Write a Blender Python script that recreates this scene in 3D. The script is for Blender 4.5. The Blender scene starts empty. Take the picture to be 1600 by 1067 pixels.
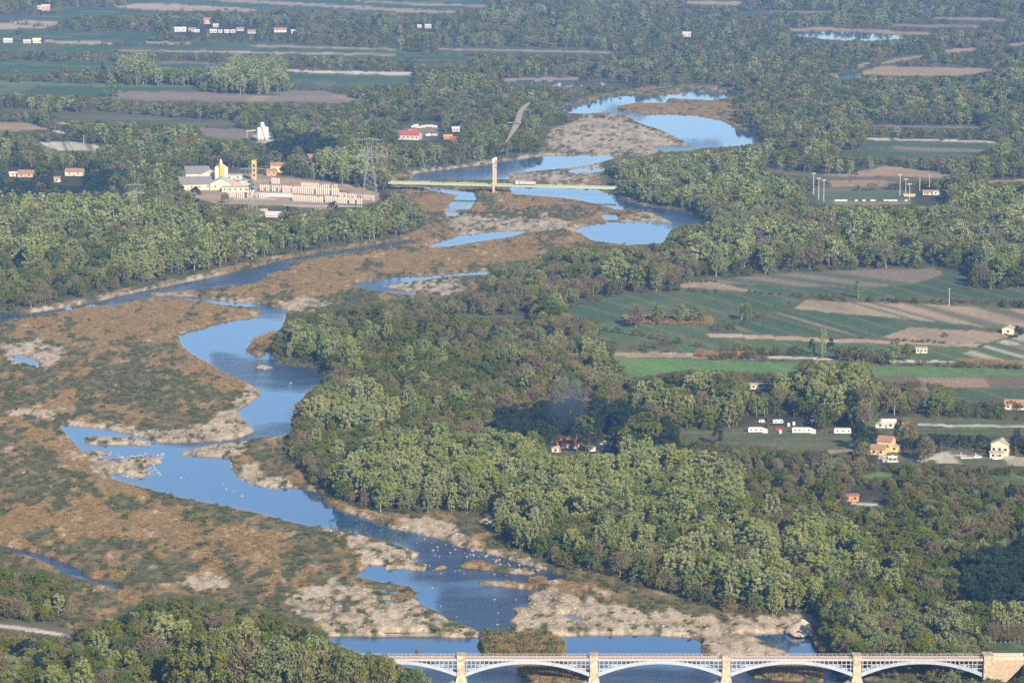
import bpy, bmesh, math, random
import numpy as np
from mathutils import Vector, Matrix

random.seed(7)
rng = np.random.default_rng(11)
SC = bpy.context.scene
COL = SC.collection

# ------------------------------------------------------------------ camera, sky, sun, exposure
CAM_H = 332.0
FPX = 5000.0                      # focal length in photo pixels (1600 wide)
PITCH = math.radians(10.06)
cam_d = bpy.data.cameras.new("camera")
cam_d.sensor_width = 36.0
cam_d.lens = 36.0 * FPX / 1600.0
cam_d.clip_start = 1.0
cam_d.clip_end = 60000.0
cam = bpy.data.objects.new("camera", cam_d)
cam.location = (0, 0, CAM_H)
cam.rotation_euler = (math.radians(90) - PITCH, 0, 0)
COL.objects.link(cam)
SC.camera = cam

SUN_EL = math.radians(28)
SUN_AZ = math.radians(157)        # clockwise from +Y: behind the camera, to its right
world = bpy.data.worlds.new("World")
SC.world = world
world.use_nodes = True
wn = world.node_tree
wn.nodes.clear()
sky = wn.nodes.new("ShaderNodeTexSky")
sky.sky_type = 'NISHITA'
sky.sun_disc = False
sky.sun_elevation = SUN_EL
sky.sun_rotation = SUN_AZ
sky.altitude = 300
sky.air_density = 1.0
sky.dust_density = 0.15
sky.ozone_density = 2.4
bg = wn.nodes.new("ShaderNodeBackground")
bg.inputs[1].default_value = 0.085
wo = wn.nodes.new("ShaderNodeOutputWorld")
wn.links.new(sky.outputs[0], bg.inputs[0])
wn.links.new(bg.outputs[0], wo.inputs[0])

sun_d = bpy.data.lights.new("sun", 'SUN')
sun_d.energy = 5.0
sun_d.angle = math.radians(0.5)
sun_d.color = (1.0, 0.87, 0.66)
sun = bpy.data.objects.new("sun", sun_d)
sdir = Vector((math.sin(SUN_AZ) * math.cos(SUN_EL), math.cos(SUN_AZ) * math.cos(SUN_EL), math.sin(SUN_EL)))
sun.rotation_euler = sdir.to_track_quat('Z', 'Y').to_euler()
sun.location = (300, -300, 500)
COL.objects.link(sun)

SC.view_settings.view_transform = 'Standard'
SC.view_settings.look = 'None'
SC.view_settings.exposure = 1.05
SC.view_settings.gamma = 1.0
SC.view_settings.use_curve_mapping = False
SC.cycles.max_bounces = 6
SC.cycles.diffuse_bounces = 2
SC.cycles.glossy_bounces = 2
SC.cycles.transmission_bounces = 2
SC.cycles.volume_bounces = 1
SC.cycles.transparent_max_bounces = 8
SC.cycles.use_denoising = False
SC.cycles.use_fast_gi = False

# ------------------------------------------------------------------ photo pixel <-> ground
CP, SP = math.cos(PITCH), math.sin(PITCH)

def unproj(u, v, z=0.6):
    """photo pixel (1600x1067) -> point on the level plane z"""
    a = (np.asarray(u, float) - 800.0) / FPX
    b = (533.5 - np.asarray(v, float)) / FPX
    dy = CP + b * SP
    dz = -SP + b * CP
    t = (z - CAM_H) / dz
    return a * t, dy * t

def proj(x, y, z):
    zc = y * CP - (z - CAM_H) * SP
    yc = y * SP + (z - CAM_H) * CP
    return 800.0 + FPX * x / zc, 533.5 - FPX * yc / zc, FPX / zc     # u, v, px per metre

def pxm(u, v):
    x, y = unproj(u, v)
    return float(proj(x, y, 0.6)[2])

# ------------------------------------------------------------------ rasters of the ground plan
U0, V0, RW, RH = -260, -80, 2120, 1340
uu = np.arange(RW) + U0 + 0.5
vv = np.arange(RH) + V0 + 0.5
UU, VV = np.meshgrid(uu, vv)
XX, YY = unproj(UU, VV)

def fill(poly, out=None):
    m = np.zeros((RH, RW), bool) if out is None else out
    p = np.array(poly, float)
    x0, y0 = p[:, 0], p[:, 1]
    x1, y1 = np.roll(x0, -1), np.roll(y0, -1)
    r0 = max(0, int(y0.min() - V0)); r1 = min(RH, int(y0.max() - V0) + 2)
    for r in range(r0, r1):
        y = vv[r]
        c = (y0 <= y) != (y1 <= y)
        if not c.any():
            continue
        xs = np.sort(x0[c] + (y - y0[c]) * (x1[c] - x0[c]) / (y1[c] - y0[c]))
        for k in range(0, len(xs) - 1, 2):
            a = int(np.ceil(xs[k] - U0 - 0.5)); b = int(np.ceil(xs[k + 1] - U0 - 0.5))
            if b > 0 and a < RW:
                m[r, max(a, 0):b] = True
    return m

def fills(polys):
    m = np.zeros((RH, RW), bool)
    for p in polys:
        m |= fill(p)
    return m

def blur(a, s):
    a = a.astype(np.float32)
    r = max(1, int(3 * s))
    k = np.exp(-0.5 * (np.arange(-r, r + 1) / s) ** 2); k /= k.sum()
    p = np.pad(a, ((0, 0), (r, r)), mode='edge')
    a = sum(k[i] * p[:, i:i + a.shape[1]] for i in range(2 * r + 1))
    p = np.pad(a, ((r, r), (0, 0)), mode='edge')
    return sum(k[i] * p[i:i + a.shape[0], :] for i in range(2 * r + 1))

def vnoise(x, y, seed=0):
    xi = np.floor(x).astype(np.int64); yi = np.floor(y).astype(np.int64)
    fx = (x - xi); fy = (y - yi)
    fx = fx * fx * (3 - 2 * fx); fy = fy * fy * (3 - 2 * fy)
    def h(a, b):
        n = (a * 374761393 + b * 668265263 + seed * 974634777) & 0x7fffffff
        n = ((n ^ (n >> 13)) * 1274126177) & 0x7fffffff
        return ((n ^ (n >> 16)) & 0xffff) / 65535.0
    return ((h(xi, yi) * (1 - fx) + h(xi + 1, yi) * fx) * (1 - fy)
            + (h(xi, yi + 1) * (1 - fx) + h(xi + 1, yi + 1) * fx) * fy)

def fbm(x, y, seed=0, oct=4):
    s = 0; a = 0.5; t = 0
    for o in range(oct):
        s = s + a * vnoise(x * 2 ** o + 31.7 * o, y * 2 ** o + 17.3 * o, seed + o); t += a; a *= 0.55
    return s / t

def sst(x, a, b):
    t = np.clip((x - a) / (b - a), 0, 1)
    return t * t * (3 - 2 * t)

def samp(r, u, v):
    """nearest raster lookup"""
    i = np.clip(np.round(np.asarray(v) - V0 - 0.5).astype(int), 0, RH - 1)
    j = np.clip(np.round(np.asarray(u) - U0 - 0.5).astype(int), 0, RW - 1)
    return r[i, j]

def bil(r, u, v):
    x = np.clip(np.asarray(u) - U0 - 0.5, 0, RW - 1.001); y = np.clip(np.asarray(v) - V0 - 0.5, 0, RH - 1.001)
    j = x.astype(int); i = y.astype(int); fx = x - j; fy = y - i
    if r.ndim == 3:
        fx = fx[..., None]; fy = fy[..., None]
    return (r[i, j] * (1 - fx) + r[i, j + 1] * fx) * (1 - fy) + (r[i + 1, j] * (1 - fx) + r[i + 1, j + 1] * fx) * fy

# ---- the open river corridor (bars and water), traced
CORRIDOR = [(-260, 530), (0, 492), (60, 481), (150, 465), (200, 452), (260, 440), (330, 425), (400, 408), (460, 397), (520, 388),
    (580, 378), (640, 368), (662, 356), (668, 345), (655, 325), (645, 312), (630, 300), (612, 290), (608, 278), (640, 266), (700, 262),
    (760, 252), (795, 246), (845, 240), (852, 225), (853, 206), (880, 198), (905, 188), (905, 178), (868, 170), (900, 158), (960, 145),
    (1010, 138), (1050, 136), (1100, 132), (1145, 140), (1150, 150), (1140, 160), (1150, 175), (1147, 190), (1180, 206), (1190, 216), (1188, 224),
    (1170, 228), (1100, 233), (1070, 240), (1000, 246), (960, 250), (945, 262), (935, 280), (945, 296), (960, 303), (1000, 318), (1050, 326), (1095, 334),
    (1102, 346), (1065, 353), (1048, 362), (1042, 380), (1000, 384), (940, 385), (880, 390), (850, 400), (830, 408), (775, 413), (765, 425), (745, 455),
    (720, 462), (690, 464), (640, 468), (560, 478), (500, 488), (452, 492), (445, 506), (436, 519), (410, 526), (425, 548), (438, 563), (484, 571), (512, 581), (505, 598), (485, 612), (462, 635),
    (456, 660), (460, 680), (446, 690), (450, 712), (470, 735), (480, 755), (500, 765), (535, 790), (600, 806), (660, 806), (700, 803), (775, 806), (765, 815), (757, 830), (800, 862),
    (850, 884), (900, 893), (960, 902), (1000, 920), (1060, 935), (1120, 955), (1180, 965), (1230, 962), (1275, 962), (1278, 985), (1285, 1010),
    (1265, 1025), (1300, 1050), (1380, 1060), (1500, 1075), (1480, 1260), (560, 1260), (600, 1110), (660, 1067), (650, 1045), (600, 1030), (560, 1020), (520, 1000), (505, 985), (470, 975), (440, 962), (400, 952),
    (370, 948), (330, 938), (270, 928), (230, 935), (200, 955), (165, 968), (110, 984), (100, 975), (110, 940), (112, 905), (60, 890), (0, 888), (-260, 880)]

WATER = [
    # channel along the left bank
    [(-260, 545), (-60, 505), (0, 490), (60, 486), (150, 470), (200, 458), (260, 446), (330, 432), (400, 416), (440, 405), (500, 393), (560, 385), (600, 378), (640, 372), (662, 376),
     (600, 388), (540, 396), (480, 404), (455, 410), (450, 418), (420, 428), (405, 440), (330, 451), (240, 457), (235, 464), (200, 470), (187, 476), (133, 479), (83, 489), (10, 501), (-60, 512), (-260, 560)],
    [(233, 459), (270, 460), (307, 462), (350, 469), (400, 473), (420, 477), (447, 483), (447, 493), (443, 507), (433, 519), (392, 535), (383, 546), (400, 556), (417, 553), (410, 545), (425, 550), (433, 566), (483, 573), (510, 583), (502, 598),
     (483, 609), (462, 633), (455, 656), (457, 673), (443, 680), (400, 684), (367, 690), (318, 697), (275, 709), (308, 711), (358, 714), (363, 721), (361, 732), (373, 743), (396, 754), (427, 760), (456, 760), (497, 766),
     (506, 782), (531, 794), (560, 804), (593, 814), (610, 823), (641, 828), (684, 839), (716, 851), (746, 858), (769, 864), (799, 873), (825, 881), (849, 887), (878, 896), (887, 904), (844, 907), (832, 909),
     (834, 916), (846, 922), (821, 929), (829, 939), (821, 946), (802, 948), (808, 959), (795, 969), (802, 978), (808, 992), (752, 992), (748, 986), (733, 978), (700, 968), (683, 954), (666, 948), (646, 934), (650, 924), (640, 915), (590, 908),
     (551, 899), (576, 881), (605, 879), (600, 888), (625, 886), (664, 890), (668, 880), (637, 874), (656, 865), (635, 855), (602, 845), (568, 836), (531, 828), (484, 821), (450, 814), (400, 800), (349, 790),
     (318, 784), (280, 776), (232, 763), (197, 754), (168, 745), (137, 721), (129, 709), (118, 693), (104, 678), (90, 661), (140, 666), (167, 669), (217, 680), (250, 690), (300, 690), (367, 685), (398, 673), (383, 656), (367, 643),
     (393, 626), (410, 613), (390, 599), (367, 589), (343, 579), (320, 563), (300, 553), (283, 539), (278, 521), (317, 511), (363, 499), (402, 494), (410, 487), (400, 480), (350, 476), (307, 468), (262, 465), (233, 464)],
    # pool above and under the near bridge
    [(505, 991), (750, 993), (806, 989), (870, 991), (1000, 989), (1082, 993), (1095, 1000), (1110, 1002), (1130, 992), (1175, 988), (1270, 985), (1275, 1000), (1290, 1025), (1300, 1050), (1390, 1056), (1460, 1075), (1450, 1260), (610, 1260), (655, 1080), (648, 1046), (560, 1020), (520, 1005)],
    [(0, 850), (60, 862), (100, 877), (128, 889), (128, 897), (160, 905), (190, 914), (193, 922), (178, 920), (150, 911), (110, 899), (85, 886), (50, 869), (0, 857), (-120, 848), (-120, 838)],
    [(12, 555), (35, 553), (60, 563), (62, 575), (45, 568), (20, 562)],
    [(545, 445), (570, 438), (620, 432), (700, 427), (765, 421), (768, 427), (700, 432), (640, 440), (615, 444), (590, 446), (650, 455), (655, 461), (610, 457), (570, 451)],
    [(658, 386), (690, 375), (720, 367), (770, 361), (832, 360), (800, 369), (740, 378), (700, 385)],
    [(645, 289), (700, 294), (740, 299), (745, 310), (735, 326), (698, 327), (705, 312), (718, 304), (680, 299)],
    [(690, 329), (712, 330), (722, 337), (700, 337)],
    [(640, 280), (650, 270), (690, 265), (760, 256), (800, 250), (850, 243), (955, 242), (962, 247), (930, 255), (890, 262), (850, 265), (815, 269), (788, 270), (800, 279), (770, 280), (700, 279), (650, 282)],
    [(885, 267), (905, 262), (947, 261), (942, 268), (892, 270)],
    [(795, 291), (850, 292), (930, 294), (960, 304), (1000, 319), (1050, 327), (1095, 335), (1102, 345), (1060, 352), (1035, 339), (1020, 332), (960, 326), (936, 319), (900, 311), (850, 306), (800, 302)],
    [(895, 356), (950, 346), (1030, 345), (1060, 351), (1046, 361), (1040, 379), (980, 382), (925, 375)],
    [(938, 334), (962, 333), (968, 343), (945, 343)],
    [(983, 183), (1000, 179), (1050, 178), (1090, 180), (1130, 188), (1150, 200), (1183, 208), (1190, 220), (1165, 227), (1100, 231), (1080, 227), (1066, 218), (1035, 203), (1000, 192)],
    [(1010, 228), (1060, 226), (1100, 230), (1080, 235), (1040, 236)],
    [(866, 173), (890, 167), (930, 155), (960, 150), (1010, 149), (1066, 146), (1145, 143), (1150, 150), (1110, 156), (1045, 153), (1040, 160), (995, 160), (965, 165), (965, 172), (920, 177), (880, 177)],
    [(940, 174), (970, 173), (1000, 177), (1000, 181), (970, 179)],
    [(1240, 51), (1300, 49), (1412, 54), (1412, 60), (1360, 64), (1300, 62), (1245, 57)],
    [(1308, 117), (1345, 114), (1348, 122), (1315, 125)],
    [(775, 128), (900, 127), (1000, 130), (900, 136), (800, 134)],
    [(1066, 136), (1110, 138), (1108, 143), (1060, 144)],
    [(122, 590), (128, 590), (128, 592), (122, 592)],
    [(575, 918), (600, 917), (632, 923), (632, 927), (600, 925)], [(585, 933), (610, 934), (632, 939), (628, 942), (600, 940)],
    [(612, 965), (632, 963), (636, 967), (615, 969)], [(870, 958), (890, 957), (925, 966), (915, 969), (885, 964)], [(600, 985), (680, 985), (680, 988), (600, 989)],
]
ISLANDS = [
    [(133, 682), (150, 681), (200, 683), (237, 690), (236, 695), (190, 693), (150, 694), (133, 691)],
    [(125, 706), (150, 703), (178, 706), (176, 709), (150, 709), (158, 716), (200, 716), (235, 711), (252, 714), (250, 722), (222, 727), (238, 738), (222, 744), (205, 742), (190, 738), (160, 742), (140, 728)],
    [(752, 990), (805, 988), (860, 994), (880, 1008), (878, 1030), (760, 1030), (745, 1008)],
    [(1097, 1000), (1130, 990), (1175, 993), (1200, 1005), (1225, 1015), (1238, 1026), (1180, 1030), (1110, 1030), (1095, 1015)],
    [(633, 893), (668, 892), (730, 878), (765, 889), (690, 882)][1:],
    [(715, 875), (740, 874), (790, 884), (840, 893), (825, 896), (780, 892), (745, 884)],
    [(745, 908), (790, 906), (833, 912), (830, 919), (795, 915), (750, 911)],
    [(812, 1044), (850, 1042), (905, 1046), (930, 1058), (925, 1085), (860, 1085), (835, 1068)],
    [(1165, 1046), (1210, 1043), (1260, 1045), (1290, 1054), (1285, 1064), (1230, 1061), (1180, 1056)],
    [(1330, 1040), (1400, 1042), (1450, 1050), (1440, 1066), (1380, 1063), (1335, 1056)],
    [(395, 569), (412, 569), (430, 573), (415, 576), (398, 573)],
]
SLIVERS = [[(232, 456), (300, 457), (325, 461), (390, 465), (400, 470), (350, 467), (300, 462), (240, 461)]]

water = fills(WATER) & ~fills(ISLANDS) & ~fills(SLIVERS)
corridor = fills([CORRIDOR])

# ---- cover on the bars
GRAVEL = [
    [(0, 636), (60, 640), (100, 655), (150, 660), (230, 672), (330, 664), (385, 655), (402, 673), (367, 688), (300, 693), (210, 683), (90, 662), (0, 645)],
    [(383, 600), (412, 612), (396, 628), (368, 644), (388, 656), (370, 664), (330, 660), (350, 640), (380, 620)],
    [(275, 709), (318, 695), (386, 688), (388, 700), (385, 712), (358, 715), (308, 712)], [(361, 720), (380, 728), (440, 748), (465, 757), (430, 762), (396, 756), (370, 744)],
    [(470, 820), (532, 828), (602, 846), (658, 866), (637, 876), (600, 882), (570, 885), (540, 850), (500, 830)],
    [(610, 818), (650, 806), (700, 818), (740, 840), (720, 853), (684, 840), (641, 829)], [(720, 845), (760, 853), (800, 868), (850, 885), (845, 892), (799, 875), (746, 860)],
    [(640, 880), (665, 885), (660, 892), (600, 890)],
    [(440, 935), (520, 905), (560, 925), (640, 940), (690, 962), (750, 990), (520, 992), (500, 975), (455, 960)],
    [(800, 945), (830, 930), (850, 920), (900, 935), (1000, 955), (1100, 965), (1200, 962), (1272, 965), (1270, 985), (1100, 995), (870, 992), (806, 985)],
    [(1095, 1000), (1130, 990), (1175, 993), (1240, 1026), (1100, 1030)],
    [(860, 192), (900, 182), (960, 180), (1010, 198), (1060, 218), (1070, 232), (1000, 243), (870, 240), (850, 225)],
    [(700, 330), (780, 340), (880, 345), (930, 362), (850, 362), (720, 366), (690, 350)],
    [(590, 446), (650, 440), (720, 434), (730, 455), (690, 462), (655, 457)], [(430, 470), (500, 468), (520, 478), (460, 490), (450, 486)],
    [(970, 345), (1020, 330), (1055, 345), (1030, 348)], [(790, 272), (900, 270), (1000, 250), (1040, 245), (940, 262), (920, 285), (860, 288), (800, 285)],
    [(230, 458), (300, 457), (400, 466), (400, 471), (300, 464)], [(60, 482), (150, 466), (260, 442), (330, 427), (335, 431), (260, 446), (150, 470), (60, 487)],
    [(0, 535), (60, 530), (110, 550), (70, 580), (10, 570)], [(1230, 968), (1250, 962), (1273, 966), (1270, 986), (1225, 984)],
    [(747, 808), (783, 806), (780, 815), (750, 818)], [(270, 905), (350, 900), (380, 920), (300, 930)], [(390, 568), (432, 571), (420, 578), (392, 575)],
    [(640, 262), (700, 262), (790, 246), (845, 240), (850, 244), (760, 256), (650, 271), (612, 280)], [(133, 680), (240, 688), (236, 696), (133, 692)], [(125, 703), (255, 711), (250, 745), (150, 745)],
]
DRY = [
    [(0, 500), (130, 482), (200, 475), (235, 466), (320, 468), (405, 485), (395, 494), (317, 510), (275, 520), (285, 545), (240, 540), (180, 535), (100, 520), (0, 528)],
    [(285, 545), (320, 565), (390, 600), (410, 613), (385, 615), (340, 590), (250, 570)],
    [(400, 440), (450, 420), (500, 405), (660, 388), (760, 380), (840, 362), (850, 395), (780, 410), (700, 424), (560, 438), (540, 448), (480, 465), (380, 462), (340, 455)],
    [(645, 320), (690, 330), (680, 350), (670, 372), (590, 382), (640, 366)],
    [(650, 298), (690, 300), (712, 310), (690, 325), (655, 318)],
    [(740, 320), (800, 306), (880, 312), (900, 322), (820, 328), (750, 328)],
    [(60, 700), (110, 680), (130, 715), (170, 750), (240, 770), (200, 775), (90, 730)],
    [(0, 770), (60, 790), (150, 800), (250, 805), (350, 830), (420, 835), (470, 860), (440, 880), (340, 850), (200, 840), (90, 830), (0, 825)],
    [(980, 160), (1040, 158), (1140, 160), (1150, 178), (1080, 178), (1000, 176), (965, 168)],
    [(870, 180), (900, 172), (900, 186), (870, 200)], [(388, 532), (410, 523), (432, 523), (430, 540), (400, 541)],
    [(830, 905), (845, 905), (848, 912), (832, 913)], [(812, 1044), (930, 1044), (925, 1070), (820, 1060)], [(950, 275), (1000, 290), (960, 300)],
]
GREEN = [
    [(150, 590), (200, 560), (260, 580), (330, 600), (360, 625), (320, 650), (250, 655), (200, 640), (150, 620)],
    [(0, 570), (60, 590), (120, 620), (60, 625), (0, 610)], [(160, 540), (250, 530), (300, 548), (230, 552)],
    [(0, 660), (60, 690), (110, 730), (160, 770), (280, 782), (400, 808), (460, 822), (520, 850), (480, 850), (380, 822), (250, 790), (120, 780), (0, 760)],
    [(40, 850), (130, 850), (160, 870), (130, 885), (80, 870)], [(380, 690), (450, 685), (455, 745), (400, 735), (380, 712)],
    [(750, 328), (900, 330), (935, 345), (900, 352), (820, 345), (740, 340)], [(430, 465), (470, 460), (560, 455), (600, 462), (540, 478), (480, 480)],
    [(900, 905), (1000, 925), (1100, 955), (1180, 968), (1100, 962), (960, 935), (890, 925)], [(600, 870), (560, 880), (540, 870)],
    [(850, 885), (960, 903), (1000, 922), (930, 925), (880, 910)], [(757, 880), (840, 890), (825, 897), (770, 892)],
]
FLATG = fills(GRAVEL); FLATD = fills(DRY); FLATS = fills(GREEN)
g_ = blur(FLATG, 4.5); d_ = blur(FLATD, 6.0); s_ = blur(FLATS, 6.0)
n_a = fbm(XX / 16, YY / 34, 3); n_b = fbm(XX / 9, YY / 20, 9); n_c = fbm(XX / 3.2, YY / 7, 21, 3); n_d = fbm(XX / 60, YY / 140, 5)
dryness = np.clip(0.44 + 0.75 * d_ - 0.5 * s_ + (n_a - 0.5) * 2.2 + (n_b - 0.5) * 2.6 + (n_c - 0.5) * 1.6, 0, 1)
dry_w = sst(dryness, 0.30, 0.85)
near_w = blur(water, 4.0)
grav_w = np.clip(sst(g_ * 1.35 + (n_b - 0.5) * 2.0 + (n_c - 0.5) * 1.6 - 0.38, 0.2, 0.75) + sst(near_w + (n_c - 0.5) * 0.3, 0.30, 0.42) * 0.8 * (g_ > 0.02)
                 + sst(n_b + n_d * 0.4, 0.86, 0.95) * 0.5, 0, 1)
low_l = sst(YY, 1900, 1400)

C_GRAV = np.array([0.36, 0.295, 0.212]); C_DRY = np.array([0.245, 0.160, 0.068]); C_GRN = np.array([0.078, 0.082, 0.026]); C_OLI = np.array([0.135, 0.110, 0.046])
def mix(a, b, t):
    return a * (1 - t[..., None]) + b * t[..., None]
bar = mix(np.broadcast_to(C_GRN, XX.shape + (3,)), C_OLI, sst(n_c, 0.35, 0.6))
bar = mix(bar, C_DRY, dry_w * (0.6 + 0.4 * sst(n_c, 0.3, 0.6)))
n_e = fbm(XX / 1.6, YY / 3.5, 25, 2)
bar = mix(bar, C_GRAV, grav_w * (0.55 + 0.45 * sst(n_c + (n_e - .5) * .8, 0.36, 0.6)))
silt = sst(fbm(XX / 14, YY / 18, 29, 3), 0.58, 0.72)
bar = bar * (1 - 0.28 * silt[..., None] * grav_w[..., None])
bar = bar * (0.62 + 0.5 * n_c[..., None] + 0.26 * n_e[..., None])

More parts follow.
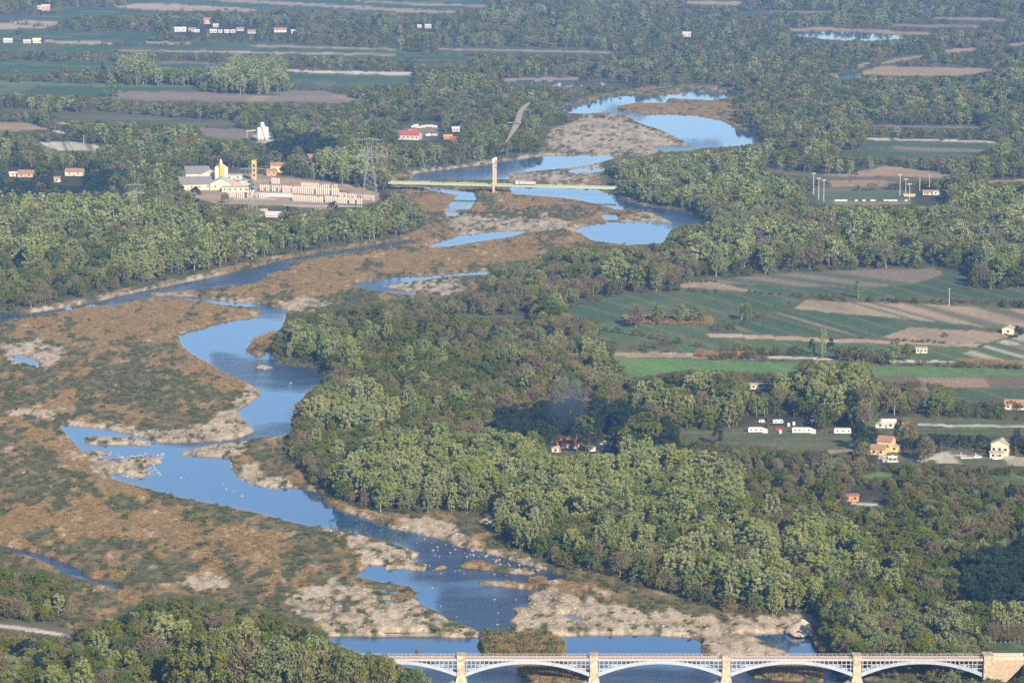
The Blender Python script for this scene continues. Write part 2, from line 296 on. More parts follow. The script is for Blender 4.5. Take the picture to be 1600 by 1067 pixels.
# ---- fields: (colour, furrow colour or None, furrow angle, period m, polygon)
FG = (0.056, 0.092, 0.040); FM = (0.078, 0.116, 0.044); FB = (0.095, 0.175, 0.048); FT = (0.38, 0.28, 0.19); FS = (0.31, 0.23, 0.155); FP = (0.20, 0.155, 0.118)
FO = (0.30, 0.21, 0.125); FW = (0.48, 0.43, 0.36); FR = (0.19, 0.155, 0.115); FU = (0.09, 0.10, 0.045); FK = (0.13, 0.105, 0.07)
FIELDS = [
    (FR, FG, 1.25, 9, [(1103, 438), (1200, 431), (1266, 427), (1349, 423), (1466, 421), (1473, 431), (1426, 446), (1349, 451), (1199, 447), (1110, 443)]),
    (FG, None, 0, 0, [(1473, 421), (1514, 424), (1509, 453), (1600, 456), (1860, 462), (1860, 478), (1600, 469), (1486, 466), (1359, 464), (1319, 463), (1153, 456), (1160, 448), (1349, 452), (1426, 447), (1473, 432)]),
    (FG, None, 0, 0, [(886, 484), (930, 470), (976, 459), (1066, 459), (1180, 461), (1266, 468), (1183, 493), (1133, 505), (1110, 508), (975, 506), (930, 502), (895, 497)]),
    (FM, None, 0, 0, [(930, 507), (1110, 510), (1100, 520), (1060, 532), (990, 538), (935, 530)]),
    (FS, FG, 0.95, 8, [(1259, 471), (1430, 476), (1600, 484), (1860, 492), (1860, 522), (1600, 512), (1560, 514), (1470, 507), (1350, 500), (1240, 484)]),
    (FG, FS, 0.95, 16, [(1123, 521), (1236, 483), (1330, 493), (1430, 501), (1500, 508), (1530, 512), (1480, 514), (1419, 512), (1376, 528)]),
    (FS, None, 0, 0, [(1376, 529), (1419, 513), (1589, 522), (1543, 538), (1430, 536), (1400, 530)]),
    (FK, None, 0, 0, [(1370, 530), (1430, 534), (1470, 538), (1440, 541), (1376, 533)]),
    (FT, None, 0, 0, [(1100, 522), (1266, 529), (1533, 539), (1526, 544), (1266, 535), (1108, 528)]),
    (FM, None, 0, 0, [(1050, 530), (1108, 529), (1266, 536), (1526, 545), (1485, 560), (1440, 563), (1180, 558), (1060, 549)]),
    (FM, FW, 0.95, 11, [(1600, 524), (1860, 528), (1860, 575), (1600, 568), (1466, 564), (1520, 548)]),
    (FP, None, 0, 0, [(1570, 541), (1600, 539), (1860, 545), (1860, 551), (1600, 547)]),
    (FO, None, 0, 0, [(960, 551), (1100, 556), (1178, 560), (1178, 564), (1060, 561), (960, 558)]),
    (FW, None, 0, 0, [(985, 551), (1180, 558), (1600, 569), (1860, 574), (1860, 577), (1600, 572), (1180, 561)]),
    (FB, None, 0, 0, [(955, 559), (1066, 563), (1253, 569), (1253, 584), (1066, 580), (996, 592), (960, 580)]),
    (FB, None, 0, 0, [(1359, 572), (1600, 578), (1860, 582), (1860, 596), (1600, 591), (1362, 588)]),
    (FK, FO, 0.02, 30, [(1362, 589), (1600, 592), (1860, 597), (1860, 612), (1600, 608), (1490, 607), (1400, 602)]),
    (FG, None, 0, 0, [(1489, 611), (1600, 613), (1860, 616), (1860, 634), (1600, 631), (1493, 629)]),
    (FU, FM, 0.03, 14, [(1405, 653), (1600, 658), (1860, 660), (1860, 686), (1600, 682), (1520, 680), (1440, 680), (1395, 676), (1363, 675), (1360, 668), (1400, 664)]),
    (FW, None, 0, 0, [(1433, 664), (1600, 666), (1860, 669), (1860, 672), (1600, 669), (1433, 667)]),
    (FU, FM, 0.02, 10, [(1060, 672), (1133, 675), (1333, 678), (1340, 700), (1325, 709), (1166, 697), (1066, 690)]),
    (FS, None, 0, 0, [(1290, 706), (1340, 701), (1336, 706), (1296, 711)]),
    (FU, FW, 0.1, 22, [(1380, 704), (1440, 716), (1480, 707), (1520, 708), (1600, 716), (1860, 722), (1860, 735), (1600, 730), (1480, 726), (1400, 724), (1370, 718)]),
    (FB, None, 0, 0, [(1345, 744), (1366, 741), (1400, 742), (1395, 747), (1352, 749)]), (FM, None, 0, 0, [(1535, 743), (1600, 742), (1860, 744), (1860, 760), (1600, 756), (1560, 752)]),
    (FG, None, 0, 0, [(1546, 1006), (1600, 1005), (1860, 1010), (1860, 1040), (1600, 1030), (1560, 1024)]),
    (FM, None, 0, 0, [(1265, 302), (1416, 301), (1424, 315), (1282, 316)]), (FK, None, 0, 0, [(1270, 295), (1400, 296), (1416, 301), (1265, 302)]),
    (FP, None, 0, 0, [(1298, 316), (1420, 316), (1430, 321), (1310, 322)]),
    (FO, None, 0, 0, [(1256, 274), (1320, 274), (1350, 268), (1386, 260), (1412, 262), (1440, 268), (1489, 274), (1480, 279), (1400, 276), (1330, 277), (1260, 276)]),
    (FK, None, 0, 0, [(1193, 263), (1253, 272), (1320, 277), (1480, 279), (1420, 284), (1290, 282), (1200, 271)]),
    (FO, None, 0, 0, [(1293, 284), (1370, 283), (1402, 285), (1385, 293), (1300, 294)]), (FO, None, 0, 0, [(1540, 284), (1600, 282), (1860, 281), (1860, 285), (1600, 286), (1545, 287)]),
    (FW, None, 0, 0, [(1350, 217), (1559, 222), (1559, 225), (1350, 219)]), (FG, None, 0, 0, [(1353, 222), (1543, 227), (1533, 233), (1350, 231)]),
    (FP, None, 0, 0, [(1395, 230), (1446, 232), (1540, 234), (1535, 239), (1446, 237), (1395, 234)]), (FG, None, 0, 0, [(1309, 238), (1395, 235), (1533, 240), (1500, 246), (1412, 247), (1330, 244)]),
    (FR, None, 0, 0, [(1370, 196), (1530, 199), (1530, 202), (1370, 199)]),
    (FO, None, 0, 0, [(1345, 113), (1379, 104), (1460, 106), (1553, 108), (1546, 113), (1493, 119), (1400, 119), (1350, 118)]),
    (FO, None, 0, 0, [(1374, 101), (1400, 92), (1441, 86), (1441, 90), (1405, 96), (1380, 102)]), (FO, None, 0, 0, [(1339, 104), (1358, 96), (1360, 100), (1342, 108)]),
    (FO, None, 0, 0, [(1292, 116), (1314, 118), (1314, 122), (1298, 120)]),
    (FO, None, 0, 0, [(1232, 45), (1300, 44), (1456, 52), (1456, 56), (1300, 48), (1234, 49)]), (FO, None, 0, 0, [(1459, 27), (1572, 30), (1572, 34), (1459, 31)]),
    (FP, None, 0, 0, [(1393, 38), (1533, 40), (1533, 44), (1393, 42)]), (FS, None, 0, 0, [(1073, 2), (1165, 3), (1150, 9), (1073, 7)]), (FP, None, 0, 0, [(1190, 17), (1300, 18), (1300, 21), (1190, 20)]),
    (FG, None, 0, 0, [(1155, 19), (1210, 19), (1210, 25), (1160, 25)]), (FO, None, 0, 0, [(1575, 70), (1600, 67), (1860, 66), (1860, 70), (1600, 72), (1576, 74)]),
    (FO, None, 0, 0, [(1476, 78), (1525, 76), (1525, 80), (1478, 83)]), (FO, None, 0, 0, [(785, 123), (905, 122), (905, 126), (790, 126)]),
    (FG, None, 0, 0, [(430, -10), (760, -10), (756, 14), (710, 17), (640, 22), (540, 19), (430, 14)]), (FG, None, 0, 0, [(200, -10), (430, -10), (430, 16), (350, 14), (240, 6), (205, 5)]),
    (FS, None, 0, 0, [(340, -2), (500, 7), (590, 12), (712, 18), (712, 21), (660, 21), (590, 17), (500, 11), (400, 6), (335, 2)]), (FS, None, 0, 0, [(530, 0), (600, 3), (760, 9), (760, 12), (650, 9), (575, 4)]),
    (FT, None, 0, 0, [(176, 11), (210, 7), (275, 7), (312, 10), (400, 15), (400, 19), (262, 18), (190, 13)]), (FG, None, 0, 0, [(95, 11), (175, 13), (262, 20), (195, 24), (98, 24)]),
    (FG, None, 0, 0, [(-260, 24), (0, 25), (120, 26), (112, 32), (0, 32), (-260, 31)]), (FT, None, 0, 0, [(-120, 38), (0, 36), (40, 32), (92, 34), (85, 41), (65, 45), (0, 46), (-120, 47)]),
    (FG, None, 0, 0, [(-260, 47), (0, 47), (120, 50), (225, 50), (260, 54), (226, 65), (70, 65), (30, 64), (-260, 62)]), (FT, None, 0, 0, [(70, 64), (175, 67), (178, 70), (100, 69), (70, 67)]),
    (FG, None, 0, 0, [(-260, 70), (0, 71), (180, 71), (230, 64), (400, 68), (620, 77), (640, 82), (620, 90), (400, 86), (200, 80), (100, 82), (0, 80), (-260, 78)]),
    (FT, None, 0, 0, [(228, 66), (300, 67), (300, 70), (228, 69)]), (FS, None, 0, 0, [(390, 71), (500, 73), (620, 77), (620, 79), (500, 76), (390, 74)]), (FT, None, 0, 0, [(170, 79), (300, 80), (617, 85), (617, 88), (400, 84), (200, 81)]),
    (FG, None, 0, 0, [(620, 88), (735, 88), (724, 96), (666, 101), (615, 96)]), (FG, None, 0, 0, [(683, 74), (910, 76), (960, 82), (960, 86), (683, 82)]), (FS, None, 0, 0, [(683, 77), (910, 80), (960, 82), (960, 84), (910, 83), (683, 79)]),
    (FG, None, 0, 0, [(-260, 96), (0, 97), (183, 98), (183, 106), (140, 112), (100, 108), (60, 118), (0, 118), (-260, 116)]), (FP, None, 0, 0, [(247, 97), (352, 99), (352, 101), (247, 100)]), (FG, None, 0, 0, [(245, 101), (350, 102), (310, 108), (250, 106)]),
    (FB, None, 0, 0, [(-260, 126), (0, 128), (167, 133), (310, 136), (310, 138), (100, 136), (0, 132), (-260, 130)]), (FG, None, 0, 0, [(-260, 131), (0, 132), (100, 136), (313, 138), (313, 144), (207, 143), (163, 153), (33, 147), (-260, 143)]),
    (FP, FS, 0.02, 40, [(160, 153), (207, 143), (313, 145), (400, 150), (533, 150), (560, 156), (533, 163), (393, 160), (233, 159)]), (FP, None, 0, 0, [(425, 146), (495, 142), (540, 150), (440, 150)]),
    (FW, None, 0, 0, [(445, 110), (643, 114), (643, 118), (560, 117), (445, 113)]), (FG, None, 0, 0, [(450, 117), (560, 118), (640, 120), (636, 130), (600, 134), (467, 138), (460, 128)]),
    (FU, None, 0, 0, [(83, 177), (180, 177), (270, 186), (367, 190), (367, 197), (270, 195), (160, 190), (90, 185)]), (FP, None, 0, 0, [(310, 200), (395, 204), (402, 218), (360, 220), (320, 214)]),
    (FO, None, 0, 0, [(-60, 194), (0, 192), (45, 194), (75, 203), (20, 206), (-60, 204)]), (FW, FU, 0.5, 8, [(60, 224), (120, 222), (155, 230), (150, 238), (90, 236)]), (FW, None, 0, 0, [(80, 205), (104, 208), (104, 210), (82, 208)]), (FW, None, 0, 0, [(90, 192), (110, 195), (110, 198), (92, 195)]),
    (FS, None, 0, 0, [(285, 288), (320, 272), (400, 272), (480, 282), (560, 292), (592, 303), (590, 318), (540, 322), (500, 330), (450, 322), (400, 322), (330, 318), (290, 308)]),
    (FW, None, 0, 0, [(395, 210), (424, 208), (428, 224), (400, 224)]), (FP, None, 0, 0, [(628, 205), (650, 198), (684, 200), (684, 213), (655, 214), (630, 214)]),
    (FK, None, 0, 0, [(-260, 970), (0, 974), (118, 984), (118, 1000), (60, 992), (0, 986), (-260, 986)]),
    (FW, None, 0, 0, [(-60, 976), (0, 978), (60, 985), (110, 995), (110, 999), (50, 990), (0, 983), (-60, 980)]),
    (FW, None, 0, 0, [(1430, 720), (1490, 712), (1530, 713), (1530, 715), (1490, 715), (1440, 723)]), (FK, None, 0, 0, [(855, 696), (940, 694), (960, 700), (940, 708), (860, 708)]),
    (FW, None, 0, 0, [(1330, 786), (1380, 790), (1380, 794), (1330, 791)]), (FS, None, 0, 0, [(1060, 440), (1112, 442), (1176, 455), (1170, 458), (1110, 453), (1060, 449)]),
    (FU, None, 0, 0, [(0, 170), (60, 172), (60, 176), (0, 175)]), (FU, None, 0, 0, [(720, 493), (830, 495), (825, 499), (730, 497)]),
]
opn = corridor.copy()
WJ = np.clip((np.arange(RW)[None, :] + (fbm(XX / 14, YY / 30, 131, 3) - .5) * 4).astype(int), 0, RW - 1)
WI = np.clip((np.arange(RH)[:, None] + (fbm(XX / 14, YY / 30, 141, 3) - .5) * 1.6).astype(int), 0, RH - 1)
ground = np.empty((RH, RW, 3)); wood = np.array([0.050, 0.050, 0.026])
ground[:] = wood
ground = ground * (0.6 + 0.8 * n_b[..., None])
fieldm = np.zeros((RH, RW), bool)
for base, furrow, ang, per, poly in FIELDS:
    m = fill(poly)[WI, WJ]
    c = np.array(base)
    if furrow is not None:
        w = (XX * math.cos(ang) + YY * math.sin(ang) * 0.35) / per
        ns = vnoise(w * 2.0, (YY * math.cos(ang) - XX * math.sin(ang)) / 160, 77)
        t = 0.75 * sst(ns, 0.60, 0.72)[m]
        cc = c[None] * (1 - t[:, None]) + np.array(furrow)[None] * t[:, None]
    else:
        cc = np.repeat(c[None], m.sum(), 0)
    a2 = ang if furrow is not None else (0.95 if poly[0][0] > 880 and poly[0][1] > 400 else 0.05)
    across = (XX[m] * math.cos(a2) + YY[m] * math.sin(a2) * 0.35) if a2 > .3 else YY[m] + XX[m] * 0.04
    along = (YY[m] * math.cos(a2) - XX[m] * math.sin(a2)) if a2 > .3 else XX[m]
    cc = cc * (0.72 + 0.56 * fbm(across / 9, along / 120, 41, 4)[:, None])
    tram = (np.abs(((across + 3 * fbm(across / 60, along / 60, 43, 2)) / 14.0) % 1.0 - .5) < 0.07)
    cc = np.where(tram[:, None], cc * 0.6 + np.array([0.20, 0.165, 0.11]) * 0.4, cc)
    pt = sst(fbm(XX[m] / 50, YY[m] / 50, 47, 3), 0.55, 0.75)[:, None]
    cc = cc * (1 - 0.3 * pt) + np.array([0.16, 0.14, 0.07]) * 0.3 * pt
    ground[m] = cc
    fieldm |= m
opn |= fieldm
opn |= blur(water, 1.0) > 0.1
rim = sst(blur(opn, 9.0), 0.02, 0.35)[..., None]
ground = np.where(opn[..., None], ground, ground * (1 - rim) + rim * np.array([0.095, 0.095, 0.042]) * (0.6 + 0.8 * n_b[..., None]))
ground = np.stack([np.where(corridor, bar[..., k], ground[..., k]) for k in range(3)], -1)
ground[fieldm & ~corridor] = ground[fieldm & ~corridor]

# heights: water surface is z = 0
wl = blur(water, 0.9) + (fbm(XX / 2.2, YY / 6, 61, 3) - 0.5) * 0.22
wide = blur(water, 5.0)
Zr = -0.9 + 1.8 * sst(1 - wl, 0.0, 1.0) + 0.5 * sst(1 - wide, 0.5, 0.95) + (n_c - 0.5) * 0.5 * (1 - sst(wl, 0.3, 0.5))
Zr = np.where(blur(water, 1.6) < 0.02, np.maximum(Zr, 0.45), Zr)
wet = sst(wl, 0.34, 0.5)
ground = ground * (1 - 0.55 * wet[..., None])

def gz(u, v):
    return float(samp(Zr, u, v))

def P(u, v, dz=0.0):
    """world point on the ground seen at photo pixel (u, v)"""
    z = max(gz(u, v), 0.0)
    x, y = unproj(u, v, z)
    return Vector((float(x), float(y), z + dz))

# ------------------------------------------------------------------ tags and materials
def tag(o, label=None, cat=None, group=None, kind=None):
    if label: o['label'] = label
    if cat: o['category'] = cat
    if group: o['group'] = group
    if kind: o['kind'] = kind
    return o

def nodemat(name):
    m = bpy.data.materials.new(name)
    m.use_nodes = True
    nt = m.node_tree
    return m, nt, nt.nodes["Principled BSDF"], nt.nodes["Material Output"]

_m = {}
def mat(name, col, rough=0.8, noise=0.25, scale=1.5, metal=0.0):
    if name in _m: return _m[name]
    m, nt, b, out = nodemat(name)
    tc = nt.nodes.new("ShaderNodeTexCoord")
    nz = nt.nodes.new("ShaderNodeTexNoise"); nz.inputs["Scale"].default_value = scale; nz.inputs["Detail"].default_value = 5
    nt.links.new(tc.outputs["Object"], nz.inputs["Vector"])
    rp = nt.nodes.new("ShaderNodeValToRGB")
    rp.color_ramp.elements[0].position = 0.3; rp.color_ramp.elements[1].position = 0.7
    rp.color_ramp.elements[0].color = (*[c * (1 - noise) for c in col], 1)
    rp.color_ramp.elements[1].color = (*[min(c * (1 + noise), 0.9) for c in col], 1)
    nt.links.new(nz.outputs[0], rp.inputs[0]); nt.links.new(rp.outputs[0], b.inputs["Base Color"])
    b.inputs["Roughness"].default_value = rough; b.inputs["Metallic"].default_value = metal
    b.inputs["Specular IOR Level"].default_value = 0.3
    _m[name] = m
    return m

def leafmat(name, c1, c2, trans=0.25, val=0.26, patch=None):
    """foliage: colour varies per tree (Object Info random), per clump (attribute) and over the land (noise)"""
    m = bpy.data.materials.new(name); m.use_nodes = True
    nt = m.node_tree; nt.nodes.clear(); N = nt.nodes.new; L = nt.links.new
    out = N("ShaderNodeOutputMaterial")
    oi = N("ShaderNodeObjectInfo")
    at = N("ShaderNodeAttribute"); at.attribute_name = "tint"
    mx = N("ShaderNodeMix"); mx.data_type = 'RGBA'
    mx.inputs[6].default_value = (*c1, 1); mx.inputs[7].default_value = (*c2, 1)
    L(oi.outputs["Random"], mx.inputs[0])
    ml = N("ShaderNodeMath"); ml.operation = 'MULTIPLY_ADD'; ml.inputs[1].default_value = val * 2; ml.inputs[2].default_value = 1 - val
    L(at.outputs["Fac"], ml.inputs[0])
    hs = N("ShaderNodeHueSaturation")
    L(mx.outputs[2], hs.inputs["Color"]); L(ml.outputs[0], hs.inputs["Value"])
    m2 = N("ShaderNodeMath"); m2.operation = 'MULTIPLY_ADD'; m2.inputs[1].default_value = 17.31; m2.inputs[2].default_value = 0.0
    fr = N("ShaderNodeMath"); fr.operation = 'FRACT'; L(oi.outputs["Random"], m2.inputs[0]); L(m2.outputs[0], fr.inputs[0])
    m3 = N("ShaderNodeMath"); m3.operation = 'MULTIPLY_ADD'; m3.inputs[1].default_value = 0.3; m3.inputs[2].default_value = 0.85
    L(fr.outputs[0], m3.inputs[0]); L(m3.outputs[0], hs.inputs["Saturation"])
    di = N("ShaderNodeBsdfDiffuse"); tr = N("ShaderNodeBsdfTranslucent"); ms = N("ShaderNodeMixShader"); ms.inputs[0].default_value = trans
    L(hs.outputs[0], di.inputs[0]); L(hs.outputs[0], tr.inputs[0]); L(di.outputs[0], ms.inputs[1]); L(tr.outputs[0], ms.inputs[2])
    L(ms.outputs[0], out.inputs[0])
    return m

# ------------------------------------------------------------------ mesh helpers
def mesh_np(name, verts, faces, mats, tint=None, mi=None, smooth=False):
    """verts (N,3), faces (M,k) int array -> mesh"""
    me = bpy.data.meshes.new(name)
    verts = np.asarray(verts, np.float32); faces = np.asarray(faces, np.int32)
    k = faces.shape[1]
    me.vertices.add(len(verts)); me.vertices.foreach_set("co", verts.ravel())
    me.loops.add(faces.size); me.loops.foreach_set("vertex_index", faces.ravel())
    me.polygons.add(len(faces)); me.polygons.foreach_set("loop_start", np.arange(0, faces.size, k, dtype=np.int32))
    me.polygons.foreach_set("loop_total", np.full(len(faces), k, np.int32))
    if mi is not None: me.polygons.foreach_set("material_index", np.asarray(mi, np.int32))
    me.polygons.foreach_set("use_smooth", np.full(len(faces), smooth, bool))
    for m in mats: me.materials.append(m)
    if tint is not None:
        a = me.attributes.new("tint", 'FLOAT', 'POINT'); a.data.foreach_set("value", np.asarray(tint, np.float32))
    me.update(calc_edges=True)
    return me

def link(name, me, parent=None, loc=None, rz=0.0, scl=None):
    o = bpy.data.objects.new(name, me)
    COL.objects.link(o)
    if parent is not None: o.parent = parent
    if loc is not None: o.location = loc
    if rz: o.rotation_euler = (0, 0, rz)
    if scl is not None: o.scale = scl
    return o

class MB:
    """collects boxes, prisms, bars and tubes into one mesh"""
    def __init__(s): s.v = []; s.f = []
    def add(s, vs, fs):
        n = len(s.v); s.v += [tuple(p) for p in vs]; s.f += [tuple(i + n for i in f) for f in fs]; return s
    def box(s, cx, cy, cz, sx, sy, sz, rz=0.0, taper=1.0):
        c, q = math.cos(rz), math.sin(rz); vs = []
        for k, z in ((1, cz - sz / 2), (taper, cz + sz / 2)):
            for a, b in ((-1, -1), (1, -1), (1, 1), (-1, 1)):
                x, y = a * sx / 2 * k, b * sy / 2 * k
                vs.append((cx + x * c - y * q, cy + x * q + y * c, z))
        return s.add(vs, [(3, 2, 1, 0), (4, 5, 6, 7), (0, 1, 5, 4), (1, 2, 6, 5), (2, 3, 7, 6), (3, 0, 4, 7)])
    def bar(s, a, b, w, w2=None, n=4):
        a, b = Vector(a), Vector(b); d = b - a
        if d.length < 1e-6: return s
        q = d.to_track_quat('Z', 'Y'); w2 = w if w2 is None else w2; vs = []
        for p, r in ((a, w / 2), (b, w2 / 2)):
            for k in range(n):
                t = 2 * math.pi * (k + 0.5) / n
                vs.append(p + q @ Vector((math.cos(t) * r * 1.2, math.sin(t) * r * 1.2, 0)))
        fs = [tuple(range(n - 1, -1, -1)), tuple(range(n, 2 * n))] + [(k, (k + 1) % n, n + (k + 1) % n, n + k) for k in range(n)]
        return s.add(vs, fs)
    def prism(s, poly, y0, y1):
        """polygon in x-z extruded along y (counter-clockwise seen from -y)"""
        n = len(poly)
        vs = [(x, y0, z) for x, z in poly] + [(x, y1, z) for x, z in poly]
        return s.add(vs, [tuple(range(n)), tuple(range(2 * n - 1, n - 1, -1))] + [(k, n + k, n + (k + 1) % n, (k + 1) % n) for k in range(n)])
    def plan(s, poly, z0, z1, poly2=None):
        """polygon in x-y extruded along z"""
        n = len(poly); poly2 = poly2 or poly
        vs = [(x, y, z0) for x, y in poly] + [(x, y, z1) for x, y in poly2]
        return s.add(vs, [tuple(range(n - 1, -1, -1)), tuple(range(n, 2 * n))] + [(k, (k + 1) % n, n + (k + 1) % n, n + k) for k in range(n)])
    def lathe(s, cx, cy, prof, n=14):
        vs = []; fs = []
        for r, z in prof:
            for k in range(n):
                t = 2 * math.pi * k / n; vs.append((cx + r * math.cos(t), cy + r * math.sin(t), z))
        for j in range(len(prof) - 1):
            for k in range(n):
                fs.append((j * n + k, j * n + (k + 1) % n, (j + 1) * n + (k + 1) % n, (j + 1) * n + k))
        fs.append(tuple(range(n - 1, -1, -1))); fs.append(tuple((len(prof) - 1) * n + k for k in range(n)))
        return s.add(vs, fs)
    def mesh(s, name, m):
        me = bpy.data.meshes.new(name); me.from_pydata(s.v, [], s.f)
        me.materials.append(m); me.update(); return me
    def build(s, name, m, parent=None, loc=None, rz=0.0):
        return link(name, s.mesh(name, m), parent, loc, rz)

def empty(name, loc, rz=0.0):
    o = bpy.data.objects.new(name, None); o.empty_display_size = 0.5
    COL.objects.link(o); o.location = loc; o.rotation_euler = (0, 0, rz)
    return o

def copy_tree(o, loc=None, rz=None, parent=None):
    c = o.copy(); COL.objects.link(c)
    if parent is not None: c.parent = parent
    if loc is not None: c.location = loc
    if rz is not None: c.rotation_euler = (0, 0, rz)
    for ch in list(o.children): copy_tree(ch, parent=c)
    return c

# ------------------------------------------------------------------ the ground sheet
us = np.concatenate([[-5200, -1500], np.arange(U0 + 2, U0 + RW - 1, 2.15), [3100, 6800]])
vs_ = np.arange(V0 + 2, V0 + RH - 1, 1.95)[::-1]
yrow = unproj(800, vs_, 0.6)[1]
yrow = np.concatenate([[150, 500, 750, 880], yrow[yrow > 930], [7000, 8500, 10500, 13000]])
zc = yrow * CP - (0.6 - CAM_H) * SP
GX = (us[None, :] - 800) / FPX * zc[:, None]
GY = np.repeat(yrow[:, None], len(us), 1)
GU, GV, _ = proj(GX, GY, 0.6)
GZ = bil(Zr, GU, GV)
GC = bil(ground, GU, GV)
far_ = (GV < V0) | (GV > V0 + RH) | (GU < U0) | (GU > U0 + RW)
GZ[far_] = 0.9; GC[far_] = wood
nr, nc = GX.shape
idx = np.arange(nr * nc).reshape(nr, nc)
F = np.stack([idx[:-1, :-1], idx[:-1, 1:], idx[1:, 1:], idx[1:, :-1]], -1).reshape(-1, 4)
gm, nt, b, out = nodemat("ground")
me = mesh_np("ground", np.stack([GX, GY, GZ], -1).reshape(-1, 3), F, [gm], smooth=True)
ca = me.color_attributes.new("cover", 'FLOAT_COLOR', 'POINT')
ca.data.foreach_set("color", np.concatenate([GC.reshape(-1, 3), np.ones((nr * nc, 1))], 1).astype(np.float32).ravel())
N = nt.nodes.new; L = nt.links.new
at = N("ShaderNodeAttribute"); at.attribute_name = "cover"
geo = N("ShaderNodeNewGeometry")
n1 = N("ShaderNodeTexNoise"); n1.inputs["Scale"].default_value = 0.55; n1.inputs["Detail"].default_value = 6; n1.inputs["Roughness"].default_value = 0.75
L(geo.outputs["Position"], n1.inputs["Vector"])
mr = N("ShaderNodeMapRange"); mr.inputs[1].default_value = 0.3; mr.inputs[2].default_value = 0.7; mr.inputs[3].default_value = 0.62; mr.inputs[4].default_value = 1.38
L(n1.outputs[0], mr.inputs[0])
mu = N("ShaderNodeMix"); mu.data_type = 'RGBA'; mu.blend_type = 'MULTIPLY'; mu.inputs[0].default_value = 1
L(at.outputs["Color"], mu.inputs[6]); L(mr.outputs[0], mu.inputs[7]); L(mu.outputs[2], b.inputs["Base Color"])
b.inputs["Roughness"].default_value = 0.95; b.inputs["Specular IOR Level"].default_value = 0.1
bp = N("ShaderNodeBump"); bp.inputs["Strength"].default_value = 0.7; bp.inputs["Distance"].default_value = 0.5
L(n1.outputs[0], bp.inputs["Height"]); L(bp.outputs[0], b.inputs["Normal"])
tag(link("ground", me), "valley floor of gravel bars, dry grass, fields and leaf litter", kind='structure')

# ------------------------------------------------------------------ the river surface
RIFFLE = [
    [(640, 845), (700, 845), (770, 862), (830, 882), (890, 898), (885, 908), (832, 910), (740, 908), (690, 912), (640, 905), (660, 880)],
    [(684, 952), (806, 945), (806, 992), (745, 990), (690, 965)], [(690, 925), (835, 920), (820, 948), (680, 948)],
    [(330, 570), (400, 565), (480, 572), (510, 590), (480, 604), (400, 604), (345, 585)],
    [(385, 672), (456, 662), (456, 676), (400, 690), (300, 697), (240, 694), (300, 688)],
    [(380, 420), (460, 400), (455, 420), (400, 445), (330, 455), (280, 460)], [(400, 473), (447, 484), (447, 494), (400, 490)], [(170, 470), (300, 455), (330, 470), (180, 478)],
    [(640, 270), (760, 256), (800, 250), (810, 262), (700, 282), (640, 284)], [(1040, 325), (1100, 336), (1100, 352), (1050, 354)],
    [(950, 172), (1005, 174), (1005, 183), (945, 180)], [(1000, 226), (1130, 224), (1120, 234), (1010, 236)], [(545, 440), (620, 445), (660, 460), (560, 455)],
    [(0, 845), (200, 905), (200, 925), (0, 865)], [(330, 550), (470, 585), (500, 600), (400, 600), (340, 582)], [(560, 1046), (1290, 1046), (1290, 1080), (560, 1080)],
    [(505, 984), (760, 984), (760, 994), (505, 994)], [(1300, 112), (1350, 112), (1350, 126), (1300, 126)],
]
rif = blur(fills(RIFFLE), 7.0)
wu = np.arange(-250, 1850, 6.0); wv = np.arange(28, 1255, 3.0)[::-1]
wy = unproj(800, wv, 0)[1]; wzc = wy * CP + CAM_H * SP
WX = (wu[None] - 800) / FPX * wzc[:, None]; WY = np.repeat(wy[:, None], len(wu), 1)
WU, WV, _ = proj(WX, WY, 0.0)
idx = np.arange(WX.size).reshape(WX.shape)
F = np.stack([idx[:-1, :-1], idx[:-1, 1:], idx[1:, 1:], idx[1:, :-1]], -1).reshape(-1, 4)
keep = blur(water, 6)[np.clip((WV[:-1, :-1] - V0).astype(int), 0, RH - 1), np.clip((WU[:-1, :-1] - U0).astype(int), 0, RW - 1)].reshape(-1) > 0.002
wm, nt, b, out = nodemat("river_water")
me = mesh_np("river", np.stack([WX, WY, np.zeros_like(WX)], -1).reshape(-1, 3), F[keep], [wm], tint=bil(rif, WU, WV).ravel(), smooth=True)
N = nt.nodes.new; L = nt.links.new
at = N("ShaderNodeAttribute"); at.attribute_name = "tint"
geo = N("ShaderNodeNewGeometry")
mp = N("ShaderNodeMapping"); mp.inputs["Scale"].default_value = (0.55, 0.9, 1); L(geo.outputs["Position"], mp.inputs[0])
nz = N("ShaderNodeTexNoise"); nz.inputs["Scale"].default_value = 0.55; nz.inputs["Detail"].default_value = 5; nz.inputs["Roughness"].default_value = 0.65; L(mp.outputs[0], nz.inputs[0])
mp2 = N("ShaderNodeMapping"); mp2.inputs["Scale"].default_value = (0.05, 0.10, 1); L(geo.outputs["Position"], mp2.inputs[0])
nb = N("ShaderNodeTexNoise"); nb.inputs["Scale"].default_value = 1; nb.inputs["Detail"].default_value = 5; L(mp2.outputs[0], nb.inputs[0])
rr = N("ShaderNodeMapRange"); rr.inputs[1].default_value = 0.35; rr.inputs[2].default_value = 0.65; L(nb.outputs[0], rr.inputs[0])
ad = N("ShaderNodeMath"); ad.operation = 'MULTIPLY'; L(at.outputs["Fac"], ad.inputs[0]); L(rr.outputs[0], ad.inputs[1])
ad2 = N("ShaderNodeMath"); ad2.operation = 'ADD'; ad2.use_clamp = True; L(ad.outputs[0], ad2.inputs[0])
ha = N("ShaderNodeMath"); ha.operation = 'MULTIPLY'; ha.inputs[1].default_value = 0.6; L(at.outputs["Fac"], ha.inputs[0]); L(ha.outputs[0], ad2.inputs[1])
st = N("ShaderNodeMapRange"); st.inputs[3].default_value = 0.010; st.inputs[4].default_value = 1.0; L(ad2.outputs[0], st.inputs[0])
